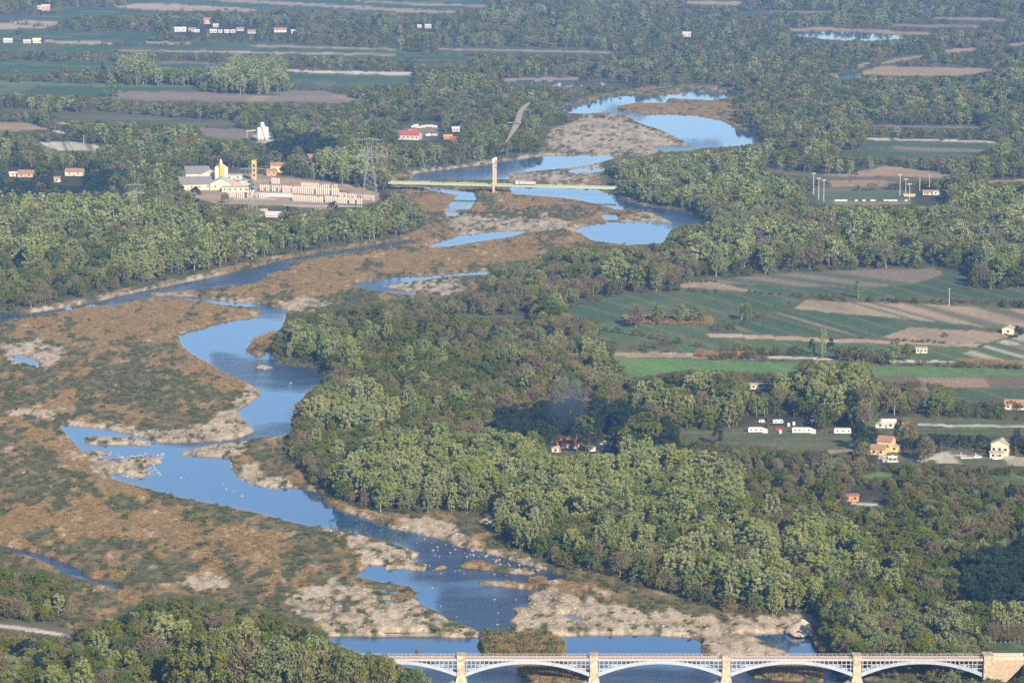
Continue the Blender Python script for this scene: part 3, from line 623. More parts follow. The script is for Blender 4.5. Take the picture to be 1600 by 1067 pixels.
bp = N("ShaderNodeBump"); bp.inputs["Distance"].default_value = 1.0; L(st.outputs[0], bp.inputs["Strength"]); L(nz.outputs[0], bp.inputs["Height"]); L(bp.outputs[0], b.inputs["Normal"])
ro = N("ShaderNodeMapRange"); ro.inputs[3].default_value = 0.04; ro.inputs[4].default_value = 0.22; L(ad2.outputs[0], ro.inputs[0]); L(ro.outputs[0], b.inputs["Roughness"])
b.inputs["Base Color"].default_value = (0.014, 0.040, 0.090, 1)
b.inputs["IOR"].default_value = 1.95
b.inputs["Specular IOR Level"].default_value = 1.0
sh_ = me.attributes.new("shallow", 'FLOAT', 'POINT'); sh_.data.foreach_set("value", np.clip(1.15 - bil(blur(water, 3.5), WU, WV).ravel() * 1.25 + 0.25 * (bil(n_b, WU, WV).ravel() - .5), 0, 1).astype(np.float32))
a2 = N("ShaderNodeAttribute"); a2.attribute_name = "shallow"
cr_ = N("ShaderNodeMix"); cr_.data_type = 'RGBA'; cr_.inputs[6].default_value = (0.022, 0.066, 0.145, 1); cr_.inputs[7].default_value = (0.16, 0.135, 0.085, 1)
L(a2.outputs["Fac"], cr_.inputs[0]); dk = N("ShaderNodeMix"); dk.data_type = 'RGBA'; dk.inputs[7].default_value = (0.006, 0.018, 0.050, 1); L(ad2.outputs[0], dk.inputs[0]); L(cr_.outputs[2], dk.inputs[6]); L(dk.outputs[2], b.inputs["Base Color"])  # riffles painted darker, standing in for the deeper blue sky they reflect
tag(link("river", me), "blue braided river with calm pools and dark riffles", kind='structure')

# ------------------------------------------------------------------ haze
hz = MB().box(0, 6300, 171.5, 32400, 13900, 349)
hm = bpy.data.materials.new("haze"); hm.use_nodes = True
nt = hm.node_tree; nt.nodes.clear()
ho = nt.nodes.new("ShaderNodeOutputMaterial"); pv = nt.nodes.new("ShaderNodeVolumePrincipled")
pv.inputs["Color"].default_value = (0.20, 0.44, 0.95, 1)
pv.inputs["Density"].default_value = 0.000066
pv.inputs["Anisotropy"].default_value = 0.0
nt.links.new(pv.outputs[0], ho.inputs["Volume"])
hm.cycles.homogeneous_volume = True if hasattr(hm.cycles, 'homogeneous_volume') else None
tag(hz.build("haze", hm), "pale blue spring haze over the whole valley", kind='stuff')

# ------------------------------------------------------------------ trees: prototypes
BARK_P = mat("pale_bark", (0.32, 0.28, 0.21), noise=0.3)
BARK_D = mat("dark_bark", (0.13, 0.10, 0.075), noise=0.3)
LM = {
    'poplar': leafmat("poplar_leaf", (0.160, 0.200, 0.045), (0.285, 0.300, 0.115)),
    'broadleaf': leafmat("broadleaf_leaf", (0.078, 0.110, 0.011), (0.150, 0.150, 0.022)),
    'bare': leafmat("bare_twig", (0.145, 0.105, 0.062), (0.160, 0.155, 0.055), trans=0.05),
    'pine': leafmat("pine_needle", (0.020, 0.036, 0.020), (0.034, 0.050, 0.024), trans=0.1),
    'willow': leafmat("willow_leaf", (0.130, 0.165, 0.048), (0.210, 0.225, 0.090)),
    'bush': leafmat("bush_leaf", (0.080, 0.095, 0.020), (0.140, 0.125, 0.038)),
    'reed': leafmat("reed_blade", (0.28, 0.165, 0.065), (0.30, 0.24, 0.10), trans=0.3),
    'scrub': leafmat("scrub_leaf", (0.085, 0.094, 0.025), (0.125, 0.120, 0.042)),
    'tuft': leafmat("dry_grass_blade", (0.22, 0.140, 0.058), (0.27, 0.205, 0.090), trans=0.2),
}

def leaves(rg, cen, rad, n, size, up=0.3, flat=1.0, spread=1.0):
    """n quads around each clump centre, faces turned outwards"""
    C = np.repeat(cen, n, 0); R = np.repeat(rad, n)[:, None]
    d = rg.normal(size=(len(C), 3)); d[:, 2] += up; d /= np.linalg.norm(d, axis=1)[:, None]
    p = C + d * R * (0.75 + 0.35 * rg.random((len(C), 1))) * np.array([1, 1, flat])
    nrm = d + rg.normal(size=d.shape) * 0.45 * spread; nrm /= np.linalg.norm(nrm, axis=1)[:, None]
    t = np.cross(nrm, rg.normal(size=d.shape)); t /= np.linalg.norm(t, axis=1)[:, None] + 1e-9
    bt = np.cross(nrm, t); s = size * (0.6 + 0.8 * rg.random((len(C), 1))) * 0.5
    V = np.stack([p - t * s * 1.25, p - bt * s * 0.8, p + t * s * 1.25, p + bt * s * 0.8], 1).reshape(-1, 3)
    Fq = np.arange(len(V)).reshape(-1, 4)
    tc = np.repeat(rg.random(len(cen)), n); tl = np.clip(tc * 0.65 + rg.random(len(C)) * 0.35, 0, 1)
    return V, Fq, np.repeat(tl, 4)

def tube_np(a, b, r0, r1, n=5):
    a = np.array(a, float); b = np.array(b, float); d = b - a; d /= np.linalg.norm(d) + 1e-9
    t = np.cross(d, [0.3, 0.9, 0.2]); t /= np.linalg.norm(t); q = np.cross(d, t)
    an = np.arange(n) * 2 * np.pi / n
    ring = lambda p, r: p + r * (np.cos(an)[:, None] * t + np.sin(an)[:, None] * q)
    V = np.concatenate([ring(a, r0), ring(b, r1)])
    Fq = np.array([[k, (k + 1) % n, n + (k + 1) % n, n + k] for k in range(n)])
    return V, Fq

def joinq(parts):
    V = []; Fq = []; T = []; n = 0
    for p in parts:
        V.append(p[0]); Fq.append(p[1] + n); n += len(p[0])
        T.append(p[2] if len(p) > 2 else np.full(len(p[0]), 0.5))
    return np.concatenate(V), np.concatenate(Fq), np.concatenate(T)

def crown_shape(kind, rg, lod):
    """crown clumps: centres and radii in metres for a nominal tree"""
    if kind == 'poplar':
        H, n, R, z0, z1 = 17.0, (84, 34)[lod], 3.6, 2.6, 16.2
        z = z0 + (z1 - z0) * rg.random(n) ** 0.8
        f = (z - z0) / (z1 - z0); rr = R * np.sqrt(np.clip(np.sin(np.pi * (0.12 + 0.80 * f)), 0.05, 1))
        cr = (0.66, 1.0)[lod]
    elif kind == 'willow':
        H, n, R, z0, z1 = 12.0, (84, 32)[lod], 5.6, 2.4, 11.0
        z = z0 + (z1 - z0) * rg.random(n) ** 0.7
        f = (z - z0) / (z1 - z0); rr = R * np.sqrt(np.clip(1 - (f * 1.02 - 0.25) ** 2 * 1.75, 0.04, 1)); cr = (0.92, 1.4)[lod]
    elif kind == 'pine':
        H, n, R, z0, z1 = 14.0, (34, 16)[lod], 4.2, 3.5, 13.4
        z = z0 + (z1 - z0) * rg.random(n) ** 0.7
        f = (z - z0) / (z1 - z0); rr = R * np.clip(1.12 - 0.75 * f ** 1.6, 0.2, 1) * np.clip(f * 4 + 0.4, 0, 1); cr = (1.15, 1.5)[lod]
    elif kind == 'bush':
        H, n, R, z0, z1 = 4.5, (22, 10)[lod], 2.6, 0.5, 3.7
        z = z0 + (z1 - z0) * rg.random(n); f = (z - z0) / (z1 - z0); rr = R * np.sqrt(np.clip(1 - f ** 2 * 0.85, 0.05, 1)); cr = (0.75, 1.0)[lod]
    else:
        H, n, R, z0, z1 = 13.0, (76, 30)[lod], 4.4, 3.0, 12.0
        z = z0 + (z1 - z0) * rg.random(n) ** 0.75
        f = (z - z0) / (z1 - z0); rr = R * np.sqrt(np.clip(1 - (f * 1.02 - 0.35) ** 2 * 2.0, 0.04, 1)); cr = (0.78, 1.2)[lod]
    a = rg.random(n) * 2 * np.pi
    lob = 1 + 0.22 * np.sin(a * 2 + rg.random() * 6) + 0.15 * np.sin(a * 3 + rg.random() * 6)
    q = np.sqrt(0.25 + 0.75 * rg.random(n)) * rr * lob
    cen = np.stack([np.cos(a) * q, np.sin(a) * q, z + rg.normal(size=n) * 0.3], 1)
    rad = cr * (0.65 + 0.7 * rg.random(n))
    return H, cen, rad, z0

def make_proto(kind, i, lod):
    rg = np.random.default_rng(100 * i + 7 * lod + {'poplar': 1, 'broadleaf': 2, 'bare': 3, 'pine': 4, 'willow': 5, 'bush': 6}[kind])
    H, cen, rad, z0 = crown_shape(kind if kind != 'bare' else 'broadleaf', rg, lod)
    parts = []
    if kind == 'bare':
        n = (20, 12)[lod]
        C = np.repeat(cen, n, 0); R = np.repeat(rad, n)[:, None]
        base = C * np.array([0.8, 0.8, 0.85]) + rg.normal(size=C.shape) * 0.5
        ax = C - np.array([0, 0, z0]); ax /= np.linalg.norm(ax, axis=1)[:, None] + 1e-6
        d = ax * 0.8 + rg.normal(size=C.shape) * 0.55; d[:, 2] += 0.35; d /= np.linalg.norm(d, axis=1)[:, None]
        ln = R * (0.9 + 0.9 * rg.random((len(C), 1))); w = (0.20, 0.34)[lod] * (0.6 + 0.8 * rg.random((len(C), 1)))
        t = np.cross(d, rg.normal(size=d.shape)); t /= np.linalg.norm(t, axis=1)[:, None]
        V = np.stack([base, base + d * ln * 0.55 - t * w * 0.7, base + d * ln * 1.15, base + d * ln * 0.55 + t * w * 0.7], 1).reshape(-1, 3)
        parts.append((V, np.arange(len(V)).reshape(-1, 4), np.repeat(np.repeat(rg.random(len(cen)), n) * 0.5 + rg.random(len(C)) * 0.5, 4)))
        buds = leaves(rg, cen, rad * 0.95, (6, 5)[lod], (0.36, 0.7)[lod])
        parts.append(buds)
    else:
        n, size = {'poplar': ((56, 0.38), (18, 0.8)), 'willow': ((58, 0.42), (19, 0.92)), 'broadleaf': ((56, 0.39), (19, 0.84)),
                   'pine': ((66, 0.46), (22, 1.0)), 'bush': ((40, 0.36), (16, 0.65))}[kind][lod]
        parts.append(leaves(rg, cen, rad, n, size, up=0.45, flat=(0.7 if kind == 'pine' else 0.95)))
    crown = joinq(parts)
    # trunk, limbs
    tp = []
    tr = {'poplar': 0.22, 'willow': 0.36, 'broadleaf': 0.26, 'bare': 0.22, 'pine': 0.26, 'bush': 0.10}[kind]
    top = z0 + (H - z0) * (0.75 if kind in ('poplar', 'pine') else 0.35)
    k1 = np.array([rg.normal() * 0.25, rg.normal() * 0.25, z0]); k2 = np.array([rg.normal() * 0.5, rg.normal() * 0.5, top])
    tp += [tube_np((0, 0, -0.4), k1, tr, tr * 0.78, 6), tube_np(k1, k2, tr * 0.78, tr * 0.3, 6)]
    sel = rg.permutation(len(cen))[:(14 if kind == 'bare' else 8, 4)[lod]]
    for c in cen[sel]:
        f = rg.random() * 0.8
        s = k1 + (k2 - k1) * f
        if s[2] > c[2]: s = k1
        tp.append(tube_np(s, c, tr * 0.38, tr * 0.10, 4))
    trunk = joinq(tp)
    return H, crown, trunk

bark_of = {'poplar': BARK_P, 'willow': BARK_D, 'broadleaf': BARK_D, 'bare': BARK_P, 'pine': BARK_D, 'bush': BARK_D}
KINDS = ['poplar', 'broadleaf', 'bare', 'pine', 'willow', 'bush']
OBJNAME = {'poplar': 'poplar_tree', 'broadleaf': 'broadleaf_tree', 'bare': 'bare_tree', 'pine': 'pine_tree', 'willow': 'willow_tree', 'bush': 'bush'}
CATN = {'poplar': 'tree', 'broadleaf': 'tree', 'bare': 'tree', 'pine': 'tree', 'willow': 'tree', 'bush': 'bush'}
NV = 5
PROTO = {}; HN = {}; JOIN = {}
for k in KINDS:
    for lod in (0, 1):
        lst = []; cc = bpy.data.collections.new("forest_source_" + k + ("_near" if lod == 0 else "_far"))
        for i in range(NV):
            H, cr, tk = make_proto(k, i, lod)
            HN[k] = H
            cme = mesh_np("crown", cr[0], cr[1], [LM[k]], tint=cr[2])
            tme = mesh_np("trunk", tk[0], tk[1], [bark_of[k]], tint=tk[2], smooth=True)
            V, Fq, T = joinq([cr, tk])
            jme = mesh_np("whole_tree", V, Fq, [LM[k], bark_of[k]], tint=T, mi=np.concatenate([np.zeros(len(cr[1])), np.ones(len(tk[1]))]))
            jo = bpy.data.objects.new(OBJNAME[k] + "_source", jme); cc.objects.link(jo)
            lst.append((cme, tme))
        PROTO[k, lod] = lst; JOIN[k, lod] = cc

def scatter(name, pts, scl, rot, idx, cols, label, group=None, kind='stuff'):
    """one stuff object: instances of the members of a source collection on real points"""
    me = bpy.data.meshes.new(name)
    n = len(pts)
    me.vertices.add(n); me.vertices.foreach_set("co", np.asarray(pts, np.float32).ravel())
    for nm, ty, data, key in (("scl", 'FLOAT_VECTOR', scl, "vector"), ("rot", 'FLOAT_VECTOR', rot, "vector")):
        a = me.attributes.new(nm, ty, 'POINT'); a.data.foreach_set(key, np.asarray(data, np.float32).ravel())
    a = me.attributes.new("pick", 'INT', 'POINT'); a.data.foreach_set("value", np.asarray(idx, np.int32))
    me.update()
    o = link(name, me)
    ng = bpy.data.node_groups.new(name, 'GeometryNodeTree')
    ng.interface.new_socket("Geometry", in_out='INPUT', socket_type='NodeSocketGeometry')
    ng.interface.new_socket("Geometry", in_out='OUTPUT', socket_type='NodeSocketGeometry')
    N = ng.nodes.new; L = ng.links.new
    gi = N("NodeGroupInput"); go = N("NodeGroupOutput")
    ci = N("GeometryNodeCollectionInfo"); ci.inputs["Collection"].default_value = cols
    ci.inputs["Separate Children"].default_value = True; ci.inputs["Reset Children"].default_value = True
    ip = N("GeometryNodeInstanceOnPoints"); ip.inputs["Pick Instance"].default_value = True
    L(gi.outputs[0], ip.inputs["Points"]); L(ci.outputs[0], ip.inputs["Instance"])
    for nm, ty, sock in (("scl", 'FLOAT_VECTOR', "Scale"), ("rot", 'FLOAT_VECTOR', "Rotation"), ("pick", 'INT', "Instance Index")):
        na = N("GeometryNodeInputNamedAttribute"); na.data_type = ty; na.inputs["Name"].default_value = nm
        L([s for s in na.outputs if s.enabled][0], ip.inputs[sock])
    L(ip.outputs[0], go.inputs[0])
    md = o.modifiers.new("scatter", 'NODES'); md.node_group = ng
    tag(o, label, group=group, kind=kind)
    return o

# ------------------------------------------------------------------ woods: species by stand
# (phrase, spacing factor, height factor, weights poplar/broadleaf/bare/pine/willow/bush, crown-area polygon)
STANDS = [
    ("in the far woods beyond the bends", 1.15, .88, (.10, .46, .26, .04, .14, 0), [(-260, -80), (1860, -80), (1860, 140), (-260, 140)]),
    ("in the far left bank woods", 1.05, .88, (.12, .44, .24, .04, .14, .02), [(-260, 140), (660, 140), (660, 320), (-260, 320)]),
    ("in the wood beside the upper shoal", 1.0, .88, (.12, .54, .18, .04, .09, .03), [(440, 100), (960, 120), (905, 200), (850, 240), (640, 270), (560, 230), (430, 160)]),
    ("in the wood beyond the sports field", 1.05, .9, (.10, .44, .24, .04, .18, 0), [(1140, 100), (1860, 100), (1860, 270), (1200, 270), (1180, 220), (1145, 190)]),
    ("in the left bank wood of tall trunks", .95, 1.1, (.28, .38, .22, .04, .06, .02), [(-260, 320), (640, 320), (665, 360), (420, 400), (200, 450), (0, 480), (-260, 500)]),
    ("along the shady left bank edge", .9, .75, (.12, .40, .22, .02, .16, .08), [(0, 420), (120, 410), (250, 400), (250, 440), (150, 465), (0, 490)]),
    ("in the pale stand above the left channel", .95, .95, (.38, .30, .16, .0, .14, .02), [(140, 370), (300, 360), (420, 350), (600, 330), (665, 320), (668, 365), (460, 400), (300, 425), (190, 430)]),
    ("in the pale round wood under the green bridge", .95, 1.0, (.20, .12, .06, .0, .60, .02), [(935, 240), (1040, 240), (1150, 270), (1270, 300), (1260, 350), (1100, 350), (1000, 320), (940, 300)]),
    ("in the mixed wood behind the dark fields", 1.0, 1.05, (.30, .28, .22, .02, .18, 0), [(1040, 330), (1200, 310), (1440, 310), (1860, 300), (1860, 455), (1510, 455), (1500, 420), (1200, 430), (1060, 440), (980, 420), (850, 400), (1040, 380)]),
    ("in the pale grove at the slough end", .95, 1.1, (.62, .12, .10, 0, .14, .02), [(760, 400), (850, 380), (950, 395), (950, 440), (880, 470), (780, 465), (755, 440)]),
    ("in the brown wood beside the sown field", .95, .95, (.10, .30, .48, .02, .08, .02), [(880, 395), (1100, 390), (1080, 440), (960, 460), (880, 480), (700, 500), (690, 465), (760, 455)]),
    ("in the olive wood inside the river bend", .85, .72, (.03, .52, .38, .02, .03, .02), [(430, 480), (760, 450), (900, 500), (960, 560), (1000, 620), (900, 680), (740, 690), (500, 690), (440, 690), (455, 620), (520, 580)]),
    ("on the wooded point beside the pool", .9, .85, (.60, .22, .12, 0, .04, .02), [(425, 515), (520, 520), (565, 550), (520, 580), (430, 560)]),
    ("in the pale clump inside the river bend", .9, .85, (.72, .14, .10, 0, .04, 0), [(500, 610), (590, 608), (625, 640), (600, 670), (480, 660)]),
    ("in the brown wood left of the mown field", .95, 1.0, (.14, .24, .50, .03, .08, .01), [(860, 480), (960, 540), (1060, 600), (1060, 660), (850, 650), (800, 560)]),
    ("in the tall mixed wood behind the caravans", .95, 1.1, (.28, .26, .34, .04, .08, 0), [(900, 560), (1000, 570), (1350, 560), (1420, 600), (1490, 630), (1480, 660), (1100, 680), (1000, 640)]),
    ("in the dark pine block beside the silver stand", .8, .95, (0, .05, .03, .92, 0, 0), [(775, 648), (860, 640), (960, 636), (1060, 660), (1058, 706), (840, 715), (775, 690)]),
    ("in the thicket under the caravan meadow", .85, .6, (.06, .44, .34, .03, .06, .07), [(1020, 700), (1160, 700), (1330, 712), (1860, 730), (1860, 800), (1180, 800), (1100, 740)]),
    ("in the silver poplar stand along the far bank", .72, .88, (.74, .18, .05, 0, .03, 0), [(500, 700), (600, 690), (800, 690), (900, 700), (1150, 740), (1170, 795), (1060, 802), (740, 800), (600, 806), (530, 780), (480, 745)]),
    ("on the scrubby bank beside the gravel spit", .8, .62, (.08, .50, .30, .03, .03, .06), [(435, 690), (560, 670), (620, 690), (520, 740), (560, 800), (470, 745)]),
    ("in the low wood beside the lower rapids", .78, .72, (.16, .60, .16, .02, .04, .02), [(755, 800), (900, 800), (1040, 810), (1100, 880), (1040, 930), (900, 900), (800, 870)]),
    ("in the pale stand behind the gravel flat", .76, .85, (.54, .30, .10, 0, .06, 0), [(960, 795), (1200, 792), (1330, 830), (1350, 880), (1280, 960), (1180, 960), (1060, 935), (980, 900), (900, 860)]),
    ("in the olive wood above the right abutment", .8, .78, (.05, .74, .14, .03, .04, 0), [(1320, 790), (1860, 780), (1860, 960), (1480, 960), (1300, 980), (1280, 930), (1350, 870)]),
    ("in the pines near the right edge", .8, .95, (0, .15, .05, .80, 0, 0), [(1505, 880), (1600, 850), (1860, 850), (1860, 970), (1500, 950)]),
    ("on the bank beside the right abutment", .85, .9, (.04, .34, .24, .02, .36, 0), [(1270, 950), (1420, 940), (1545, 960), (1545, 1040), (1300, 1040), (1280, 1000)]),
    ("in the small poplar row near the right edge", .8, .8, (.25, .25, .50, 0, 0, 0), [(1545, 950), (1860, 950), (1860, 1010), (1545, 1010)]),
    ("in the pine belt beside the yellow house", .8, .85, (0, .12, .04, .84, 0, 0), [(1400, 672), (1590, 664), (1600, 708), (1500, 712), (1400, 708)]),
    ("in the dark plantation near the left edge", .9, .85, (0, .22, .03, .75, 0, 0), [(-260, 252), (150, 258), (210, 268), (200, 315), (-260, 305)]),
    ("in the dark grove behind the block yard", .85, 1.0, (0, .10, .0, .90, 0, 0), [(405, 222), (440, 214), (500, 212), (532, 232), (520, 252), (440, 248)]),
    ("in the tall belt beside the block yard", .8, 1.1, (.85, .10, .05, 0, 0, 0), [(490, 245), (600, 250), (625, 300), (600, 320), (560, 296), (490, 285)]),
    ("in the round copse between the far fields", .8, 1.15, (.62, .14, .06, 0, .18, 0), [(180, 96), (240, 95), (300, 105), (440, 102), (455, 145), (315, 148), (190, 132)]),
    ("on the low left shore by the side pool", .75, .62, (.04, .66, .16, .02, .04, .08), [(-260, 860), (0, 885), (60, 885), (112, 905), (108, 980), (0, 978), (-260, 970)]),
    ("in the hillside wood above the copyright corner", .8, .8, (.10, .50, .24, .06, .08, .02), [(-260, 985), (110, 985), (200, 955), (270, 928), (400, 950), (520, 1000), (650, 1045), (700, 1260), (-260, 1260)]),
    ("in the dark clump near the bridge", .75, .85, (0, .35, .05, .60, 0, 0), [(405, 960), (500, 968), (510, 1030), (410, 1030)]),
]
STANDS[-2] = ("in the wood sloping down to the near bridge",) + STANDS[-2][1:]
reg = np.full((RH, RW), 0, np.int16)
for i, s in enumerate(STANDS):
    reg[fill(s[4])] = i + 1

# things seen through gaps: nothing may grow in front of them (photo-pixel boxes)
CLEAR = [(395, 200, 426, 226), (622, 192, 690, 224), (690, 208, 715, 222), (1160, 655, 1195, 684), (1205, 652, 1232, 682), (1235, 655, 1276, 684), (1300, 664, 1335, 684),
    (1361, 654, 1392, 674), (1355, 684, 1408, 722), (1400, 660, 1420, 676), (1548, 686, 1578, 722), (1488, 706, 1530, 722), (1565, 632, 1640, 650), (1428, 540, 1452, 556), (1568, 506, 1590, 526), (862, 692, 962, 710),
    (272, 44, 402, 56), (426, 46, 462, 56), (650, 40, 676, 49), (1066, 52, 1082, 62), (1260, 300, 1480, 322), (8, 62, 60, 72), (426, 263, 443, 275), (420, 270, 428, 278), (482, 250, 492, 257), (60, 8, 80, 18), (10, 268, 58, 280), (84, 270, 132, 292), (318, 28, 330, 40),
    (405, 330, 440, 344), (610, 276, 965, 300), (1500, 1018, 1600, 1062), (1175, 596, 1205, 616), (1325, 770, 1385, 792), (560, 300, 602, 316), (480, 316, 560, 326), (408, 262, 0, 0)][:-1]
for a, b_, c, d in CLEAR:
    opn[b_ - V0:d - V0, a - U0:c - U0] = True

opn |= fill([(288, 268), (310, 264), (400, 266), (404, 282), (442, 283), (470, 289), (530, 291), (560, 300), (592, 304), (590, 320), (560, 326), (500, 330), (450, 324), (320, 322), (290, 315)])
def canopy_points():
    out = []
    for (y0, y1, sp) in ((900, 1800, 5.0), (1800, 2600, 6.0), (2600, 3600, 7.4), (3600, 5900, 9.0)):
        xm = 0.24 * y1
        xs = np.arange(-xm, xm, sp); ys = np.arange(y0, y1, sp)
        x, y = np.meshgrid(xs, ys); x = x.ravel() + (rng.random(x.size) - .5) * sp * 0.95; y = y.ravel() + (rng.random(y.size) - .5) * sp * 0.95
        out.append(np.stack([x, y, np.full(len(x), sp)], 1))
    return np.concatenate(out)
cp = canopy_points()
cx, cy, csp = cp.T
cu, cv, cs = proj(cx, cy, 0.6)
ok = (cu > -230) & (cu < 1830) & (cv < 1240) & (cv > -72)
cx, cy, csp, cu, cv, cs = [a[ok] for a in (cx, cy, csp, cu, cv, cs)]
base_open = samp(opn, cu, cv)
ok = ~base_open
cx, cy, csp, cu, cv, cs = [a[ok] for a in (cx, cy, csp, cu, cv, cs)]
hh = 12.0 * (0.58 + 0.78 * rng.random(len(cx)) ** 1.3) * (0.85 + 0.3 * fbm(cx / 45, cy / 45, 91, 2))
ri = samp(reg, cu, cv - 0.55 * hh * cs)
sf = np.array([1.0] + [s[1] for s in STANDS])[ri]; hf = np.array([1.0] + [s[2] for s in STANDS])[ri]
keep = rng.random(len(cx)) < np.clip(0.62 / sf ** 2, 0, 1)
cx, cy, csp, cu, cv, cs, hh, ri, hf = [a[keep] for a in (cx, cy, csp, cu, cv, cs, hh, ri, hf)]
W = np.array([(.2, .4, .2, .02, .18, 0)] + [s[3] for s in STANDS], float); W /= W.sum(1)[:, None]
cum = np.cumsum(W, 1)[ri]
# species come in clumps: a smooth field plus a roll of the dice
roll = np.clip(0.5 + (fbm(cx / 38, cy / 60, 71, 3) - 0.5) * 1.5 + (rng.random(len(cx)) - 0.5) * 0.75, 0, 0.9999)
srt = np.argsort(np.argsort(roll)) / len(roll)
kd = (srt[:, None] > cum).sum(1).clip(0, 5)
edge = blur(opn, 7.0)
eb_ = (samp(edge, cu, cv) > 0.22) & (cv > 380) & (rng.random(len(cu)) < 0.55); kd[eb_] = 5
height = hh * hf * np.array([1.28, 1.0, 1.0, 1.0, 0.95, 0.36])[kd]
def clear(u, v, r):
    return ~samp(opn, u, v) & ~samp(opn, u - r, v) & ~samp(opn, u + r, v)
good = np.zeros(len(cx), bool)
CSO = np.cumsum(opn.astype(np.int32), axis=0)
for f in (1.0, 0.75, 0.5, 0.34, 0.22):
    h2 = height * f
    c = np.ones(len(cx), bool)
    for du in (-0.2, 0.0, 0.2):
        uu2 = cu + du * h2 * cs
        c &= (samp(CSO, uu2, cv - 1) - samp(CSO, uu2, cv - 0.97 * h2 * cs)) == 0
    m = c & ~good
    height[m] = h2[m]; good |= c
    if f <= 0.5: kd[m] = np.where(kd[m] == 3, 3, 5)
ok = good & (height > 1.4)
cx, cy, cu, cv, cs, height, ri, kd = [a[ok] for a in (cx, cy, cu, cv, cs, height, ri, kd)]
NOM = np.array([HN[k] for k in KINDS])
sz = height / NOM[kd]
sxy = sz * (0.78 + 0.6 * rng.random(len(sz)))
sxy = np.where(kd == 0, sxy * 1.12, sxy)
rz = rng.random(len(sz)) * 6.283
zb = samp(Zr, cu, cv) - 0.15
var = rng.integers(0, NV, len(sz))
_o1 = "zeroth first second third fourth fifth sixth seventh eighth ninth tenth eleventh twelfth thirteenth fourteenth fifteenth sixteenth seventeenth eighteenth nineteenth".split()
_t1 = "twenty thirty forty fifty sixty seventy eighty ninety".split(); _t2 = "twentieth thirtieth fortieth fiftieth sixtieth seventieth eightieth ninetieth".split()
def ordinal(k):
    k += 1
    return _o1[k] if k < 20 else (_t2[k // 10 - 2] if k % 10 == 0 else _t1[k // 10 - 2] + "-" + _o1[k % 10])
LOOK = {'poplar': "silvery poplar", 'broadleaf': "olive broadleaf tree", 'bare': "brown leafless tree",
        'pine': "dark pine", 'willow': "grey green willow", 'bush': "low green bush"}
def where_in(sel):
    """for the trees of one stand: words for size, row and side"""
    out = {}
    for st in set(ri[sel].tolist()):
        q = sel[ri[sel] == st]
        a_ = np.argsort(np.argsort(cv[q])) / max(1, len(q) - 1); b_ = np.argsort(np.argsort(cu[q])) / max(1, len(q) - 1); c_ = np.argsort(np.argsort(height[q])) / max(1, len(q) - 1)
        for i, j in enumerate(q.tolist()):
            if len(q) == 1: out[j] = ("lone", ""); continue
            rows = ["back", "mid-back", "mid-front", "front"]; sides = ["far-left", "left", "centre", "right", "far-right"]
            out[j] = (["small", "medium", "tall", "tallest"][min(3, int(c_[i] * 3.3))], ", " + rows[min(3, int(a_[i] * 4))] + " " + sides[min(4, int(b_[i] * 5))] + ",")
    return out
GRP = {'poplar': "poplars", 'broadleaf': "broadleaf trees", 'bare': "leafless trees", 'pine': "pines", 'willow': "willows", 'bush': "bushes"}

def place_tree(k, v, lod, loc, sx, s_z, r, label, group=None, name=None):
    e = bpy.data.objects.new(name or OBJNAME[k], None); e.empty_display_size = 0.5
    COL.objects.link(e)
    e.location = loc; e.rotation_euler = (0, 0, r); e.scale = (sx, sx, s_z)
    c = bpy.data.objects.new("crown", PROTO[k, lod][v][0]); COL.objects.link(c); c.parent = e
    t = bpy.data.objects.new("trunk", PROTO[k, lod][v][1]); COL.objects.link(t); t.parent = e
    e['label'] = label; e['category'] = CATN[k]
    if group: e['group'] = group
    return e

INDIV = 270
for ki, k in enumerate(KINDS):
    sel = np.where(kd == ki)[0]
    ph = height[sel] * cs[sel]
    cap = 24 if k == 'bush' else INDIV
    inf = (cu[sel] > 4) & (cu[sel] < 1596) & (cv[sel] - ph * 0.6 < 1062) & (cv[sel] - ph > 4)
    order = sel[inf][np.argsort(-ph[inf])][:cap]
    ind = np.zeros(len(kd), bool); ind[order] = True
    wi = where_in(order)
    for j in order:
        ph_ = STANDS[ri[j] - 1][0] if ri[j] > 0 else "in the mixed woods by the river"
        place_tree(k, int(var[j]), 0, (cx[j], cy[j], zb[j]), sxy[j], sz[j], rz[j], f"{wi[int(j)][0]} {LOOK[k]}{wi[int(j)][1]} {ph_}", f"{GRP[k]} {ph_}")
    rest = sel[~ind[sel]]
    near = cv[rest] > 430
    rest_l = rest
    # nearer and farther members share one object; the pick index runs over both source meshes
    cc = bpy.data.collections.new("forest_source_all_" + k)
    for ob in sorted(JOIN[k, 0].objects, key=lambda o: o.name):
        o2 = bpy.data.objects.new("a_" + ob.name, ob.data); cc.objects.link(o2)
    for ob in sorted(JOIN[k, 1].objects, key=lambda o: o.name):
        o2 = bpy.data.objects.new("b_" + ob.name, ob.data); cc.objects.link(o2)
    pk = var[rest] + np.where(near, 0, NV)
    rot = np.stack([rng.normal(size=len(rest)) * 0.04, rng.normal(size=len(rest)) * 0.04, rz[rest]], 1)
    scl = np.stack([sxy[rest], sxy[rest], sz[rest]], 1)
    nm = {'poplar': 'poplar_woods', 'broadleaf': 'broadleaf_woods', 'bare': 'leafless_woods', 'pine': 'pine_woods', 'willow': 'willow_woods', 'bush': 'undergrowth'}[k]
    scatter(nm, np.stack([cx[rest], cy[rest], zb[rest]], 1), scl, rot, pk, cc, f"mass of {LOOK[k]}s filling the valley woods" if k != 'bush' else "low green undergrowth along hedges and wood edges")
print("TREES", len(kd), [int((kd == i).sum()) for i in range(6)])

